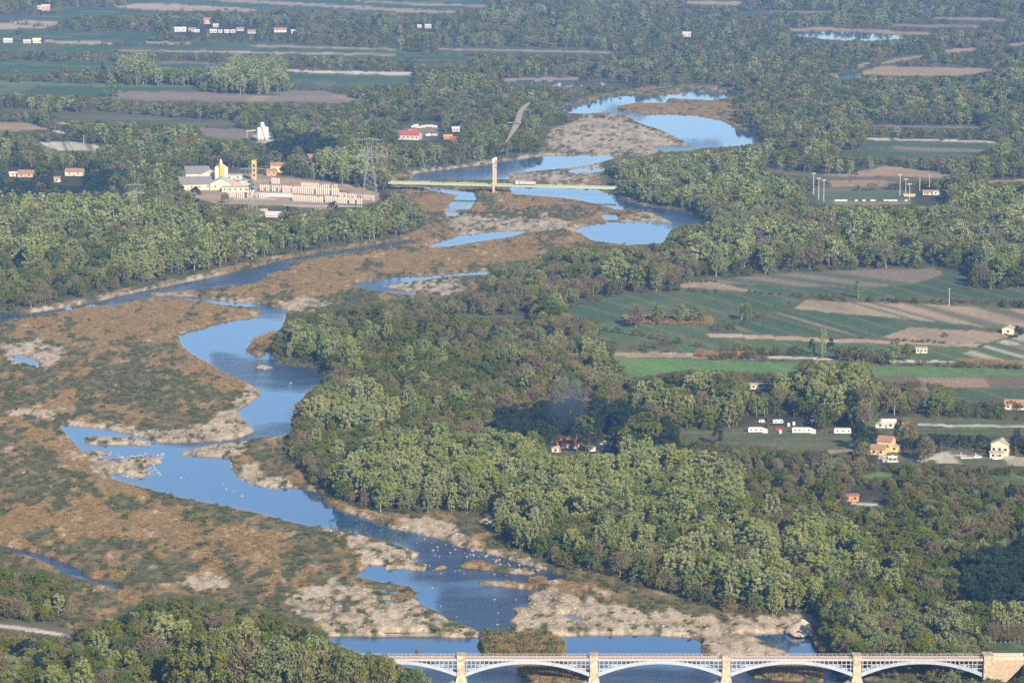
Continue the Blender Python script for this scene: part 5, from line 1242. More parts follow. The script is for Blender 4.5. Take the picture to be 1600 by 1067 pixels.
# ================================================================== pylons, poles, lights
def pylon(u, v, h, wbase, label, arms, group="electricity pylons on the left bank"):
    p = P(u, v); o = empty("electricity_pylon", tuple(p), 0.12); tag(o, label, "pylon", group)
    S = mat("pylon_steel", (0.20, 0.22, 0.24), rough=.5, noise=.1); wt = wbase * 0.22; zt = h * 0.80
    for sx in (-1, 1):
        for sy in (-1, 1):
            m = MB(); m.bar((sx * wbase / 2, sy * wbase / 2, -0.5), (sx * wt / 2, sy * wt / 2, zt), 0.42, 0.28); m.build("leg", S, o)
    m = MB(); n = 9
    for k in range(n):
        for (sx, sy, tx, ty) in ((-1, -1, 1, -1), (1, -1, -1, -1), (1, -1, 1, 1), (1, 1, 1, -1), (1, 1, -1, 1), (-1, 1, 1, 1), (-1, 1, -1, -1), (-1, -1, -1, 1)):
            f0, f1 = k / n, (k + 1) / n; w0 = (wbase + (wt - wbase) * f0) / 2; w1 = (wbase + (wt - wbase) * f1) / 2
            m.bar((sx * w0, sy * w0, zt * f0), (tx * w1, ty * w1, zt * f1), 0.16)
    m.build("bracing", S, o)
    for z, hw in arms:
        m = MB()
        for sy in (-1, 1):
            for sx in (-1, 1): m.bar((0, sy * wt / 2, z + 1.4), (sx * hw, 0, z), 0.22); m.bar((0, sy * wt / 2, z), (sx * hw, 0, z), 0.22)
        m.build("cross_arm", S, o)
        for xx in (-hw, -hw * .5, hw * .5, hw): m = MB(); m.bar((xx, 0, z), (xx, 0, z - 2.2), 0.22); m.build("insulator", S, o)
    m = MB(); m.bar((-wt / 2, 0, zt), (-1.5 - wt / 2, 0, h), 0.3); m.bar((wt / 2, 0, zt), (1.5 + wt / 2, 0, h), 0.3); m.bar((0, 0, zt - 1), (0, 0, h), 0.2); m.build("top_frame", S, o)
    return p
p1 = pylon(578, 314, 50, 12, "tall dark lattice pylon behind the block yard and green bridge", [(48, 11), (35, 13)])
p2 = pylon(395, 352, 44, 9, "lattice pylon standing in the trees below the block yard", [(42, 9), (33, 11)])
p3 = pylon(212, 352, 32, 7, "small grey lattice pylon in the left bank woods", [(30, 7), (24, 8)])
POLEM = mat("weathered_pole", (0.45, 0.38, 0.32), noise=.2); POLEW = mat("white_pole", (0.42, 0.43, 0.44), noise=.08)
for u, v, h, lb, mt in ((1483, 477, 11, "brown wooden pole at the edge of the furrowed field", POLEM), (1159, 499, 10, "thin pole beside the round pale tree", POLEM), (1437, 298, 11, "thin pole right of the sports field floodlights", POLEW), (1452, 298, 13, "taller thin pole beside the white pitch hut", POLEW),
                        (497, 240, 9, "pale post in front of the dark grove", POLEW), (131, 225, 8, "white post near the vineyard", POLEW), (145, 305, 10, "white mast among the left bank trees", POLEW), (211, 290, 12, "pale mast beside the left dark plantation", POLEM)):
    p = P(u, v); m = MB(); m.bar((0, 0, -0.5), (0, 0, h), 0.42, 0.26, n=6); m.box(0, 0, h - 0.6, 1.8, 0.16, 0.16); o = m.build("utility_pole", mt, None, p); tag(o, lb, "pole", "poles standing over the valley")
for i, (u, v, h) in enumerate(((1271, 304, 16.5), (1279, 312, 16.5), (1287, 315, 16.5), (1406, 306, 16.5), (1415, 304, 12), (1421, 313, 12.5))):
    lb = ["farthest of the three left floodlights at the pitch", "middle one of the three left floodlights at the pitch", "nearest of the three left floodlights at the pitch", "tallest floodlight on the far side right of the pitch", "short floodlight beside the red roofed stand", "floodlight in front of the red roofed stand"][i]
    p = P(u, v); o = empty("floodlight", tuple(p)); tag(o, lb, "floodlight", "floodlight poles round the sports field")
    m = MB(); m.bar((0, 0, -0.3), (0, 0, h), 0.5, 0.32, n=8); m.build("pole", POLEW, o); m = MB(); m.box(0, 0, h, 3.2, 0.3, 0.25); m.build("cross_bar", POLEW, o)
    for s in (-1.2, 0, 1.2): m = MB(); m.box(s, -0.2, h + 0.4, 0.75, 0.4, 0.6); m.build("lamp", POLEW, o)

# ================================================================== houses
COLS = dict(yellow=(0.515, 0.390, 0.172), cream=(0.515, 0.452, 0.328), white=(0.420, 0.405, 0.380), ochre=(0.429, 0.281, 0.125), grey=(0.218, 0.211, 0.211), tile=(0.270, 0.150, 0.100), red=(0.300, 0.075, 0.050), pink=(0.429, 0.281, 0.234), stone=(0.390, 0.328, 0.250), dark=(0.078, 0.078, 0.078), slate=(0.172, 0.164, 0.164), pale=(0.429, 0.390, 0.359), orange=(0.420, 0.210, 0.090))
def cm(n): return mat("render_" + n, COLS[n], noise=0.12, scale=0.6, rough=0.85)
WIN = mat("window_dark", (0.035, 0.04, 0.05), rough=0.3, noise=.1)
def house(u, v, w, dp, h, wall, roof, label, rz=0.0, kind='gable', name="house", cat="house", nwin=3, group=None, rh=None, z=None, ridge='x'):
    p = P(u, v) if z is None else Vector((*map(float, unproj(u, v, z)), z))
    o = empty(name, (p.x, p.y + dp / 2, p.z), rz); tag(o, label, cat, group)
    m = MB(); m.box(0, 0, h / 2 - 0.5, w, dp, h + 1.0)
    rh = rh or (0.28 * dp if ridge == 'x' else 0.22 * w)
    if kind == 'gable':
        if ridge == 'x': m.add([(-w / 2, -dp / 2, h), (-w / 2, dp / 2, h), (-w / 2, 0, h + rh), (w / 2, -dp / 2, h), (w / 2, dp / 2, h), (w / 2, 0, h + rh)], [(0, 2, 1), (3, 4, 5), (0, 3, 5, 2), (1, 2, 5, 4)])
        else: m.add([(-w / 2, -dp / 2, h), (w / 2, -dp / 2, h), (0, -dp / 2, h + rh), (-w / 2, dp / 2, h), (w / 2, dp / 2, h), (0, dp / 2, h + rh)], [(0, 1, 2), (3, 5, 4), (0, 2, 5, 3), (1, 4, 5, 2)])
    m.build("wall", cm(wall), o)
    r = MB(); e = 0.45; t = 0.18
    if kind == 'gable':
        if ridge == 'x':
            for s in (-1, 1):
                y = s * (dp / 2 + e); zz = h - e * rh / (dp / 2)
                r.add([(-w / 2 - e, y, zz + .03), (w / 2 + e, y, zz + .03), (w / 2 + e, 0, h + rh + .03), (-w / 2 - e, 0, h + rh + .03), (-w / 2 - e, y, zz + t + .05), (w / 2 + e, y, zz + t + .05), (w / 2 + e, 0, h + rh + t + .05), (-w / 2 - e, 0, h + rh + t + .05)],
                      [(0, 1, 2, 3), (7, 6, 5, 4), (0, 4, 5, 1), (1, 5, 6, 2), (2, 6, 7, 3), (3, 7, 4, 0)])
        else:
            for s in (-1, 1):
                x_ = s * (w / 2 + e); zz = h - e * rh / (w / 2)
                r.add([(x_, -dp / 2 - e, zz + .03), (x_, dp / 2 + e, zz + .03), (0, dp / 2 + e, h + rh + .03), (0, -dp / 2 - e, h + rh + .03), (x_, -dp / 2 - e, zz + t + .05), (x_, dp / 2 + e, zz + t + .05), (0, dp / 2 + e, h + rh + t + .05), (0, -dp / 2 - e, h + rh + t + .05)],
                      [(0, 1, 2, 3), (7, 6, 5, 4), (0, 4, 5, 1), (1, 5, 6, 2), (2, 6, 7, 3), (3, 7, 4, 0)])
    else: r.box(0, 0, h + 0.14, w + 2 * e, dp + 2 * e, 0.24)
    r.build("roof", cm(roof), o)
    if h > 2.3:
        for k in range(nwin):
            xx = -w / 2 + w * (k + .5) / nwin; f = MB(); f.box(xx, -dp / 2 - 0.02, h * 0.55, min(1.3, w / nwin * .5), 0.1, min(1.3, h * .4)); f.build("window" if k != nwin // 2 or nwin == 1 else "window", WIN, o)
        f = MB(); f.box(w * 0.5 / nwin - w / 2 + w / nwin / 2 + .3, -dp / 2 - 0.03, 1.0, 0.95, 0.1, 2.0); f.build("door", cm('tile'), o)
    return o
ph_ = lambda u, v, px: px / pxm(u, v)
H = house
H(1386, 706, 7.2, 7, 5.4, 'yellow', 'tile', "tall yellow house with an orange tiled roof", -0.45, nwin=2)
H(1374, 711, 7.0, 6, 3.0, 'yellow', 'tile', "low yellow wing to the left of the tall yellow house", -0.35, nwin=2); H(1399, 706, 4.6, 4, 3.0, 'yellow', 'stone', "small yellow annex right of the tall yellow house", -0.3, nwin=1, kind='flat')
H(1565, 712, 8.5, 7, 5.8, 'cream', 'stone', "cream villa of two floors near the right edge", -0.3, nwin=3, ridge='y'); H(1558, 716, 6.5, 3.5, 2.7, 'cream', 'stone', "low terrace building joined to the cream villa", -0.2, nwin=2, kind='flat')
H(1592, 640, 14, 7, 2.7, 'cream', 'tile', "long low house with orange roof cut by the right edge", -0.1, nwin=4); H(1440, 552, 6.5, 4.5, 2.8, 'cream', 'stone', "small ruined cream hut behind the pale tree", 0, nwin=3, kind='flat')
H(1577, 522, 7.2, 6, 3.0, 'cream', 'stone', "small sunlit field hut at the corner of the sandy field", -0.25, nwin=1, ridge='y'); H(1188, 608, 11, 4, 2.5, 'cream', 'stone', "pale cabin glimpsed in the tall mixed wood", 0, nwin=3, kind='flat')
H(887, 701, 11, 7, 2.6, 'stone', 'red', "house with a bright red roof under the dark pines", 0.1, nwin=4); H(868, 707, 3.6, 3, 2.5, 'white', 'white', "small white box hut left of the red roof", 0, nwin=1, kind='flat'); H(946, 702, 7, 4, 2.6, 'white', 'pale', "white cabin right under the dark pines", -0.2, nwin=2)
H(925, 705, 3.5, 2.5, 2.2, 'cream', 'pale', "tiny cream shed between trunks of the pines", 0, nwin=1, kind='flat')
H(1330, 783, 7, 4, 2.6, 'orange', 'tile', "small orange hut in the clearing above the silver stand", 0, nwin=2, kind='flat'); H(1311, 788, 4, 3, 1.5, 'red', 'red', "dull red low shed beside the orange hut", 0, nwin=1, kind='flat')
H(1462, 305, 5, 4, 3.0, 'white', 'white', "bright white hut at the end of the pitch", 0, nwin=1, kind='flat'); H(1450, 305, 8, 4, 2.6, 'cream', 'tile', "cream clubhouse beside the bright white hut", 0, nwin=3); H(1421, 307, 9, 3, 1.4, 'yellow', 'cream', "flat yellow shelter at the pitch corner", 0, nwin=1, kind='flat'); H(1420, 294, 5, 3, 2.6, 'pink', 'red', "little red roofed stand between floodlights", 0, nwin=1)
# valley farms
for (u, v, w, h, wl_, rf, lb) in [(71, 17, 12, 6, 'pink', 'pale', "old pinkish farmhouse in the far left corner"), (62, 15, 6, 4, 'white', 'white', "white shed left of the old pinkish farmhouse"), (324, 38, 11, 6, 'pink', 'tile', "pinkish farmhouse above the white sheds"), (337, 43, 7, 3, 'pale', 'pale', "pale shed right of the pinkish farmhouse"),
        (12, 67, 11, 3, 'white', 'white', "white shed at the left end of the far road"), (42, 68, 9, 2.5, 'pale', 'pale', "grey lean-to beside the far road"), (57, 68, 10, 4, 'cream', 'cream', "square cream barn beside the dark tree"), (281, 50, 15, 3.5, 'white', 'white', "first long white shed of the far farm row"), (300, 50, 9, 3.5, 'white', 'tile', "second white shed, with an orange roof, of the far farm row"),
        (308, 51, 6, 2.5, 'white', 'white', "small white shed beside the orange roofed one"), (333, 52, 9, 3, 'white', 'white', "white shed between the two dark trees of the farm row"), (344, 52, 5, 3, 'white', 'white', "narrow white shed in the farm row"), (354, 52, 6, 3, 'white', 'white', "white cube shed past the middle of the farm row"), (364, 52, 6, 3, 'white', 'pale', "white shed with grey roof in the farm row"),
        (375, 49, 9, 3, 'white', 'tile', "white house with a reddish roof set back in the farm row"), (393, 53, 10, 3, 'white', 'tile', "white shed at the right end of the farm row"), (437, 51, 16, 3.5, 'cream', 'tile', "wide cream farm with brown roof"), (458, 53, 5, 4, 'white', 'white', "bright white block right of the wide cream farm"),
        (655, 44, 5, 3, 'white', 'white', "small white hut in the far middle woods"), (669, 45, 8, 4, 'white', 'white', "white barn in the far middle woods"), (1073, 58, 11, 4, 'white', 'white', "white barn in the far right woods"), (40, 277, 13, 3.2, 'pink', 'tile', "pink villa in the dark left plantation"), (20, 276, 6, 2.6, 'white', 'pale', "white cabin left of the pink villa"),
        (116, 275, 15, 3.5, 'cream', 'tile', "cream villa with a wide orange roof in the plantation"), (89, 285, 5, 3.5, 'white', 'tile', "small white house below the wide roofed villa"), (433, 270, 11, 6, 'yellow', 'tile', "yellow villa with an orange roof behind the block yard"), (424, 275, 8, 4, 'ochre', 'tile', "ochre wing below the yellow villa"), (486, 255, 12, 5, 'ochre', 'tile', "ochre house in the trees right of the yellow villa"),
        (411, 338, 6, 4, 'pink', 'pink', "small pink hut in the woods below the yard"), (430, 340, 14, 1.8, 'white', 'pale', "low white roof in the woods below the yard"), (712, 206, 7, 3, 'white', 'white', "white van sized hut right of the red yard"), (700, 218, 8, 2.5, 'orange', 'orange', "orange roofed shed right of the red yard"), (711, 220, 7, 2, 'red', 'red', "red lean-to beside the orange shed")]:
    H(u, v, w, min(w * .7, 8), h, wl_, rf, lb, random.uniform(-.2, .2), nwin=2 if w > 6 else 1)
# red yard
H(640, 219, 20, 12, 4.5, 'pale', 'red', "long red roofed barn at the red yard", -0.25, nwin=5); H(625, 216, 9, 7, 4, 'pale', 'orange', "orange roofed barn at the left of the red yard", -0.1, nwin=2)
for i, (u, v, c) in enumerate([(646, 200, 'white'), (650, 198, 'white'), (655, 201, 'white'), (661, 200, 'cream'), (667, 199, 'pale'), (673, 199, 'white'), (679, 200, 'white'), (632, 208, 'pale'), (648, 205, 'red'), (679, 213, 'white'), (640, 207, 'pink'), (645, 210, 'white'), (669, 213, 'cream')]):
    p = P(u, v); o = empty("parked_van", tuple(p), random.uniform(-.4, .4)); tag(o, f"{ordinal(i)} van, { {'white':'white','cream':'cream coloured','pale':'grey','red':'red','pink':'pinkish'}[c]} van parked in the grey yard by the red barn", "van", "vans parked in the red barn's yard")
    m = MB(); m.box(0.3, 0, 1.35, 4.4, 2.0, 1.9); m.box(-2.3, 0, 1.0, 1.0, 1.9, 1.2, taper=.8); m.build("body", cm(c), o); m = MB(); m.box(-1.92, 0, 1.75, 0.08, 1.7, 0.7); m.build("windscreen", WIN, o)
# factory
fa = 0.0
H(306, 283, 20, 22, 6, 'cream', 'slate', "left factory shed with a grey roof", 0.15, name="factory_hall", cat="factory", ridge='x', rh=5, nwin=4); H(303, 297, 26, 20, 4.5, 'cream', 'slate', "lower factory shed with a sloping grey roof", 0.15, name="factory_hall", cat="factory", rh=5, nwin=4)
H(325, 284, 15, 14, 5.0, 'cream', 'cream', "cream gabled factory shed before the yellow silos", 0, name="factory_hall", cat="factory", ridge='y', nwin=2); H(345, 297, 17, 22, 5.0, 'cream', 'pale', "front factory gable with two dark openings", 0, name="factory_hall", cat="factory", ridge='y', nwin=2)
H(372, 300, 26, 8, 3.6, 'cream', 'stone', "long low factory store with a flat roof", 0, name="factory_hall", cat="factory", kind='flat', nwin=6); H(365, 281, 14, 6, 3.5, 'white', 'white', "white flat store behind the factory yard", 0, name="factory_hall", cat="factory", kind='flat', nwin=2)
YS = mat("yellow_silo_paint", (0.50, 0.34, 0.07), rough=.5, noise=.08); PS = mat("pale_silo_paint", (0.70, 0.62, 0.42), rough=.5, noise=.08); WS = mat("white_silo_paint", (0.46, 0.46, 0.45), rough=.45, noise=.05)
for i, (u, r, h, mt, lb) in enumerate([(339, 1.9, 13, PS, "pale silo at the left of the yellow group"), (342.5, 2.1, 14, YS, "first yellow silo from the left"), (346, 2.3, 15.5, YS, "tall middle yellow silo"), (349.5, 2.1, 14, YS, "yellow silo right of the tall middle one"), (353, 1.9, 13, PS, "pale silo at the right of the yellow group")]):
    p = P(u, 287 - (i % 2) * 0.4); o = empty("silo", (p.x, p.y, p.z)); tag(o, lb, "silo", "silos over the factory roofs")
    m = MB(); m.lathe(0, 0, [(r * .3, 1.5), (r * .95, 4.0), (r * .95, h), (r * .55, h + 1.2)]); m.build("tank", mt, o)
    for a_ in range(4): m = MB(); t_ = a_ * math.pi / 2 + .7; m.bar((r * .85 * math.cos(t_), r * .85 * math.sin(t_), -.3), (r * .85 * math.cos(t_), r * .85 * math.sin(t_), 4.2), 0.3); m.build("leg", PS, o)
    if i == 2: m = MB(); m.box(0, 0, h + 2.2, 2.0, 2.0, 2.2); m.box(0, 0, h + 3.6, 1.0, 1.0, 1.6); m.build("top_hopper", WS, o)
for i, (u, r, h, lb) in enumerate([(405, 2.1, 12, "left one of the three white silos"), (410.5, 2.3, 15, "middle and tallest of the three white silos"), (416.5, 2.1, 12.5, "right one of the three white silos")]):
    p = P(u, 221); o = empty("silo", (p.x, p.y, p.z)); tag(o, lb, "silo", "three white silos before the dark grove")
    m = MB(); m.lathe(0, 0, [(r * .4, 0.5), (r, 2.5), (r, h), (r * .5, h + .9)]); m.build("tank", WS, o)
    if i == 1: m = MB(); m.bar((r + .2, -2.4, 0), (-.5, -2.4, h * .9), 0.5); m.build("chute", mat("dark_chute", (0.15, 0.15, 0.15)), o); m = MB(); m.box(0, 0, h + 1.6, 3.2, 3, 1.8); m.build("top_hopper", WS, o)
    for a_ in range(3): m = MB(); t_ = a_ * 2.09; m.bar((r * .8 * math.cos(t_), r * .8 * math.sin(t_), -.3), (r * .8 * math.cos(t_), r * .8 * math.sin(t_), 2.6), .3); m.build("leg", WS, o)
o = empty("conveyor", tuple(P(400, 219))); tag(o, "thin tan conveyor rising to the white silos", "conveyor"); m = MB(); m.bar((-9, 0, 8), (3, 0, 9.5), 0.9); m.build("belt", POLEM, o); m = MB(); m.bar((-8, 0, -.2), (-8, 0, 8), .35); m.bar((0, 0, -.2), (0, 0, 9), .35); m.build("trestle", POLEM, o)
p = P(397.5, 281); o = empty("chimney_tower", tuple(p)); tag(o, "tall ochre tower behind the block yard", "tower"); m = MB(); m.box(0, 0, 8, 4.0, 4.0, 16.5); m.build("shaft", cm('ochre'), o)
for zz in (4, 8, 12): m = MB(); m.box(0, -2.03, zz, 1.6, .1, 2.2); m.build("opening", WIN, o)
# rows of stacked pale blocks
BL = mat("pale_concrete_block", (0.50, 0.42, 0.37), noise=0.15, scale=0.9); PAL = mat("pallet_shadow", (0.16, 0.13, 0.11))
sm = {}
for hgt in (3.0, 3.8, 4.6, 5.4):
    m = MB(); n = int(round(hgt / 0.75))
    for k in range(n): m.box(random.uniform(-.05, .05), 0, 0.12 + (k + .5) * hgt / n, 1.12 - .06 * (k % 2), 1.3, hgt / n - 0.07)
    sm[hgt] = m.mesh("block_stack", BL)
for (u0, v0_, u1, v1_, n, rows, hgt, ph) in [(457, 314, 505, 317, 16, 2, 4.6, "in the front row"), (508, 316, 566, 320, 20, 2, 4.6, "in the long front row's right part"), (441, 301, 530, 306, 29, 2, 5.4, "in the tall middle row"), (406, 298, 440, 300, 11, 2, 4.6, "in the back left row"), (424, 287, 437, 288, 5, 2, 4.6, "on the rise behind the yard"),
        (355, 308, 382, 310, 9, 2, 4.6, "before the long factory store"), (386, 309, 416, 310, 10, 2, 3.8, "right of the factory store"), (530, 309, 586, 314, 18, 2, 3.8, "below the tall pylon"), (470, 292, 528, 296, 18, 1, 3.8, "in the hindmost row")]:
    for r_ in range(rows):
        for k in range(n):
            f = (k + .5) / n; p = P(u0 + (u1 - u0) * f, v0_ + (v1_ - v0_) * f)
            if random.random() < .06: continue
            o = link("block_stack", sm[hgt if random.random() < .8 else max(3.0, round(hgt - .8, 1))], None, (p.x, p.y + 2.4 * r_, p.z), random.uniform(-.05, .05)); tag(o, ordinal(k) + " block stack from the left" + ("" if rows == 1 else [", near line,", ", rear line,"][r_]) + " " + ph, "block stack", "block stacks " + ph)
m = MB(); pa, pb = P(455, 318), P(380, 312)
o = link("low_wall", MB().box(0, 0, .5, 62, .6, 1.6).mesh("low_wall", cm('grey')), None, P(505, 323.5), -0.1); tag(o, "low grey wall under the front block row", "wall")
o = link("low_wall", MB().box(0, 0, .5, 34, .6, 1.6).mesh("low_wall", cm('grey')), None, P(398, 312), -0.02); tag(o, "low dark wall under the left block rows", "wall")
o = link("flat_shed", MB().box(0, 0, 1.2, 26, 7, 2.8).mesh("flat_shed", cm('white')), None, P(432, 307), -0.06); tag(o, "bright white flat shed between the block rows", "shed")
for i, (u, v) in enumerate([(362, 288), (370, 289), (380, 287), (376, 292), (388, 290), (364, 293), (384, 296)]):
    o = link("container", MB().box(0, 0, 1.2, 6.0, 2.4, 2.6).mesh("container", cm(['white', 'pink', 'white', 'pale', 'pale', 'pink', 'white'][i])), None, P(u, v), random.uniform(-.5, .5)); tag(o, ordinal(i) + " pale container scattered over the factory yard", "container", "containers in the factory yard")

# ================================================================== caravans and cars in the meadow
def caravan(u, v, w, h, label, rz=0, awn=False, nw=3):
    p = P(u, v); o = empty("caravan", (p.x, p.y, p.z), rz); tag(o, label, "caravan", "caravans and mobile homes by the meadow")
    m = MB(); m.prism([(-w / 2, .55), (w / 2, .55), (w / 2, h - .35), (w / 2 - .35, h), (-w / 2 + .35, h), (-w / 2, h - .35)], -1.25, 1.25); m.build("body", WH, o)
    for k in range(nw): f = MB(); f.box(-w / 2 + w * (k + .6) / nw, -1.27, h * .62, min(.95, w / nw * .4), .06, .6); f.build("window", WIN, o)
    f = MB(); f.box(w * .18, -1.28, 1.35, .75, .06, 1.6); f.build("door", cm('pale'), o)
    for s in (-1, 1): f = MB(); f.bar((-.2, s * 1.0, .35), (-.2, s * 1.22, .35), .6, n=12); f.build("wheel", TY, o)
    f = MB(); f.bar((-w / 2, 0, .6), (-w / 2 - 1.4, 0, .5), .14); f.build("drawbar", POLEM, o)
    if awn: f = MB(); f.prism([(w / 2 + .02, 0), (w / 2 + 2.6, 0), (w / 2 + 2.6, h - 1.2), (w / 2 + .02, h - .2)], -1.2, 1.4); f.build("awning", cm('pale'), o)
    return o
caravan(1180, 676, 7.4, 2.9, "white caravan with a pink stripe at the left of the meadow", .05, True); caravan(1252, 677, 9.5, 3.1, "long cream mobile home in the middle of the meadow edge", -.03, True, 4)
caravan(1316, 678, 8.6, 3.1, "boxy white mobile home with three windows right of the middle one", 0, False, 3); caravan(1272, 662, 3.8, 2.4, "tiny white caravan half hidden under the trees", .1, False, 1); caravan(1215, 662, 5.4, 2.2, "weathered pale caravan behind the red car", .1, False, 2); caravan(1190, 661, 3.2, 1.8, "small dark windowed caravan under the trees at left", 0, False, 2)
H(1384, 669, 10.5, 5, 2.9, 'white', 'white', "white chalet with a shaded porch beside the meadow", -.08, nwin=2); H(1413, 672, 5.5, 4, 2.5, 'pink', 'tile', "pinkish hut right of the white chalet", 0, nwin=1)
def car(u, v, c, label, rz=0):
    p = P(u, v); o = empty("parked_car", tuple(p), rz); tag(o, label, "car"); m = MB()
    m.prism([(-2.1, .35), (2.1, .35), (2.1, .85), (1.9, .95), (-2.0, .95), (-2.1, .8)], -.85, .85); m.prism([(-1.4, .95), (1.1, .95), (.6, 1.5), (-.9, 1.5)], -.75, .75); m.build("body", mat("car_" + str(c), c, rough=.3, noise=.02), o)
    f = MB(); f.prism([(-1.2, 1.0), (.9, 1.0), (.52, 1.42), (-.8, 1.42)], -.77, .77); f.build("window", WIN, o)
    for xx in (-1.3, 1.3):
        for s in (-1, 1): f = MB(); f.bar((xx, s * .68, .32), (xx, s * .88, .32), .55, n=12); f.build("wheel", TY, o)
car(1217, 672, (0.55, 0.02, 0.04), "small bright red car between the caravans", .1); car(1347, 708, (0.35, 0.48, 0.70), "pale blue car parked left of the yellow house", .2); car(1557, 718, (.75, .75, .75), "white car before the cream villa", 0.1); car(1527, 716, (.7, .68, .6), "pale car left of the cream villa", .3); car(1395, 716, (.75, .75, .72), "white car below the yellow house", -.1)
for i, (u, v) in enumerate([(1219, 677), (1232, 666), (1240, 664)]):
    o = link("water_tank", MB().lathe(0, 0, [(.8, 0), (.9, .9), (.7, 1.7), (.2, 1.9)]).mesh("water_tank", WH), None, P(u, v)); tag(o, ["pale tank lying below the red car", "round white tank left of the long mobile home", "white tank touching the long mobile home"][i], "tank")
# white frame by the villa
p = P(1513, 716); o = empty("white_frame", tuple(p)); tag(o, "white goal like frame on the lawn left of the cream villa", "frame")
for s in (-1, 1): m = MB(); m.bar((s * 3.6, 0, 0), (s * 3.6, 0, 3.0), .3); m.build("post", WH, o)
m = MB(); m.bar((-3.6, 0, .2), (3.6, 0, .2), .6); m.build("ground_bar", WH, o)
for i, (u, w_) in enumerate([(1314, 10), (1338, 2.2), (1350, 2.4), (1364, 4), (1385, 4.5), (1392, 4), (1399, 3), (1416, 2.5)]):
    o = link("pitch_board", MB().box(0, 0, .55, w_, .2, 1.3).mesh("pitch_board", WH), None, P(u, 314.5)); tag(o, ordinal(i) + " white board from the left along the near side of the pitch", "board", "white boards along the sports field")
m = MB(); m.box(0, 0, 3.4, 3.0, 3.0, .3)
p = P(1488, 716)
# road fences / picnic things by the yellow house
p = P(1391, 721); o = empty("terrace", tuple(p)); tag(o, "white terrace with posts and a rail below the yellow house", "terrace"); m = MB(); m.box(0, 0, .3, 7.5, 3, .6); m.build("platform", cm('white'), o)
for k in range(4): m = MB(); m.bar((-3.2 + k * 2.1, -1.2, .6), (-3.2 + k * 2.1, -1.2, 3), .22); m.build("post", WH, o)
m = MB(); m.box(0, -1.2, 3.05, 7.2, .25, .25); m.build("rail", WH, o)

# gravel heap above the weir, dead logs on the gravel
for (u, v, w_, h_, lb) in [(1252, 984, 11, 4.5, "steep heap of pale gravel at the corner of the flat"), (765, 814, 8, 1.6, "low pale gravel heap beside the low wood")]:
    p = P(u, v); b_m = bmesh.new(); bmesh.ops.create_icosphere(b_m, subdivisions=4, radius=1)
    for q in b_m.verts:
        c = q.co; rr_ = math.hypot(c.x, c.y); f = 1 + .10 * math.sin(c.x * 5 + c.y * 3) + .05 * math.sin(c.y * 13 + c.x * 9)
        q.co = Vector((c.x * w_ * .55 * f, c.y * w_ * .8 * f, (h_ * max(0, 1 - rr_ * .97) ** .85 * f if c.z > 0 else -.4)))
    me = bpy.data.meshes.new("gravel_heap"); b_m.to_mesh(me); b_m.free(); me.materials.append(mat("heap_gravel", (0.44, 0.34, 0.24), noise=.35, scale=2.2)); o = link("gravel_heap", me, None, p); tag(o, lb, "gravel heap")

# ================================================================== the gull over the valley
gd = Vector((*map(float, unproj(808, 192, CAM_H - 13)), CAM_H - 13))     # about 80 m out
gull = empty("gull", tuple(gd), math.radians(-6)); tag(gull, "grey black headed gull flying over the woods before the shoal", "bird")
GG = mat("gull_grey", (0.13, 0.13, 0.15), noise=.1, scale=9); GH = mat("gull_head", (0.03, 0.035, 0.05)); GW = mat("gull_white", (0.3, 0.3, 0.3))
k_ = float(1 / proj(*gd)[2])     # metres per photo pixel at the bird
b_m = bmesh.new(); bmesh.ops.create_uvsphere(b_m, u_segments=16, v_segments=10, radius=1)
for q in b_m.verts:
    c = q.co; f = 1 - .55 * max(0, -c.x) ** 1.3 - .15 * max(0, c.x); q.co = Vector((c.x * 9.5, c.y * 3.2 * f, c.z * 3.0 * f)) * k_
me = bpy.data.meshes.new("body"); b_m.to_mesh(me); b_m.free(); me.materials.append(GG); [setattr(p_, 'use_smooth', True) for p_ in me.polygons]; link("body", me, gull)
b_m = bmesh.new(); bmesh.ops.create_uvsphere(b_m, u_segments=12, v_segments=8, radius=2.6 * k_)
for q in b_m.verts: q.co = Vector((q.co.x * 1.25 + 9.0 * k_, q.co.y, q.co.z))
me = bpy.data.meshes.new("head"); b_m.to_mesh(me); b_m.free(); me.materials.append(GH); hd = link("head", me, gull)
m = MB(); m.bar(Vector((11.5, 0, 0)) * k_, Vector((15, 0, -.4)) * k_, 1.2 * k_, .2 * k_, n=6); m.build("beak", mat("beak_red", (.3, .06, .04)), hd)
def wing(pts, name):
    vs = []; fs = []
    for (x0_, x1_, y_, z_) in pts:
        for xx, tk in ((x0_, .25), ((x0_ + x1_) / 2, .6), (x1_, .25)):
            vs += [Vector((xx, y_, z_ + tk)) * k_, Vector((xx, y_, z_ - tk)) * k_]
    for j in range(len(pts) - 1):
        a_, c_ = 6 * j, 6 * j + 6
        for q in (0, 2): fs += [(a_ + q, a_ + q + 2, c_ + q + 2, c_ + q), (a_ + q + 1, c_ + q + 1, c_ + q + 3, a_ + q + 3)]
        fs += [(a_, c_, c_ + 1, a_ + 1), (a_ + 4, a_ + 5, c_ + 5, c_ + 4)]
    e_ = 6 * (len(pts) - 1); fs += [(0, 1, 3, 2), (2, 3, 5, 4), (e_, e_ + 2, e_ + 3, e_ + 1), (e_ + 2, e_ + 4, e_ + 5, e_ + 3)]
    b = MB(); b.add(vs, fs); return b.build(name, GG, gull)
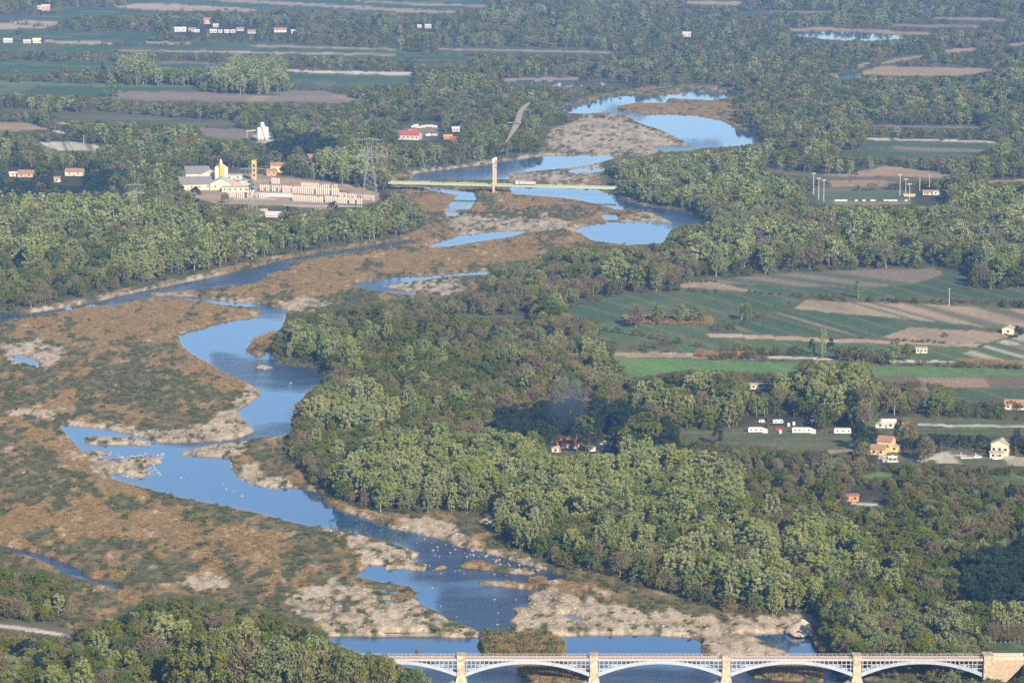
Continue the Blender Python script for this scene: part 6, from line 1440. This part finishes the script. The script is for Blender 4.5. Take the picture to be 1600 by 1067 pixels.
wing([(-4, 5, 1, 1.5), (-2, 7, 4, 9), (1, 9, 7, 17), (5, 13, 9, 22), (12, 18, 10, 28), (18, 19, 11, 31)], "wing")
wing([(-5, 5, -1, -1.0), (-8, 1, -4, -8), (-11, -5, -7, -16), (-15, -11, -9, -25), (-18, -17, -10, -31)], "wing")
m = MB(); m.plan([(-8 * k_, -1 * k_), (-8 * k_, 1 * k_), (-15 * k_, 3 * k_), (-15 * k_, -3 * k_)], -.3 * k_, .3 * k_); m.build("tail", GW, gull)

# ================================================================== smoke over the pines
sm_ = bpy.data.materials.new("smoke"); sm_.use_nodes = True; nt = sm_.node_tree; nt.nodes.clear(); N = nt.nodes.new; L = nt.links.new
so = N("ShaderNodeOutputMaterial"); pv = N("ShaderNodeVolumePrincipled"); tc = N("ShaderNodeTexCoord"); ln = N("ShaderNodeVectorMath"); ln.operation = 'LENGTH'
nz = N("ShaderNodeTexNoise"); nz.inputs["Scale"].default_value = 1.6; nz.inputs["Detail"].default_value = 4
L(tc.outputs["Object"], ln.inputs[0]); L(tc.outputs["Object"], nz.inputs["Vector"])
mr = N("ShaderNodeMapRange"); mr.inputs[1].default_value = 1.0; mr.inputs[2].default_value = 0.15; mr.inputs[3].default_value = 0; mr.inputs[4].default_value = 0.035; L(ln.outputs["Value"], mr.inputs[0])
mr2 = N("ShaderNodeMapRange"); mr2.inputs[1].default_value = 0.35; mr2.inputs[2].default_value = 0.6; L(nz.outputs[0], mr2.inputs[0])
mm = N("ShaderNodeMath"); mm.operation = 'MULTIPLY'; L(mr.outputs[0], mm.inputs[0]); L(mr2.outputs[0], mm.inputs[1]); L(mm.outputs[0], pv.inputs["Density"])
pv.inputs["Color"].default_value = (0.16, 0.19, 0.30, 1); L(pv.outputs[0], so.inputs["Volume"])
b_m = bmesh.new(); bmesh.ops.create_icosphere(b_m, subdivisions=3, radius=1); me = bpy.data.meshes.new("smoke"); b_m.to_mesh(me); b_m.free(); me.materials.append(sm_)
p = P(886, 690); o = link("smoke", me, None, (p.x, p.y + 6, 21), 0, (13, 22, 17)); tag(o, "thin dark blue smoke hanging over the pine block", kind='stuff')
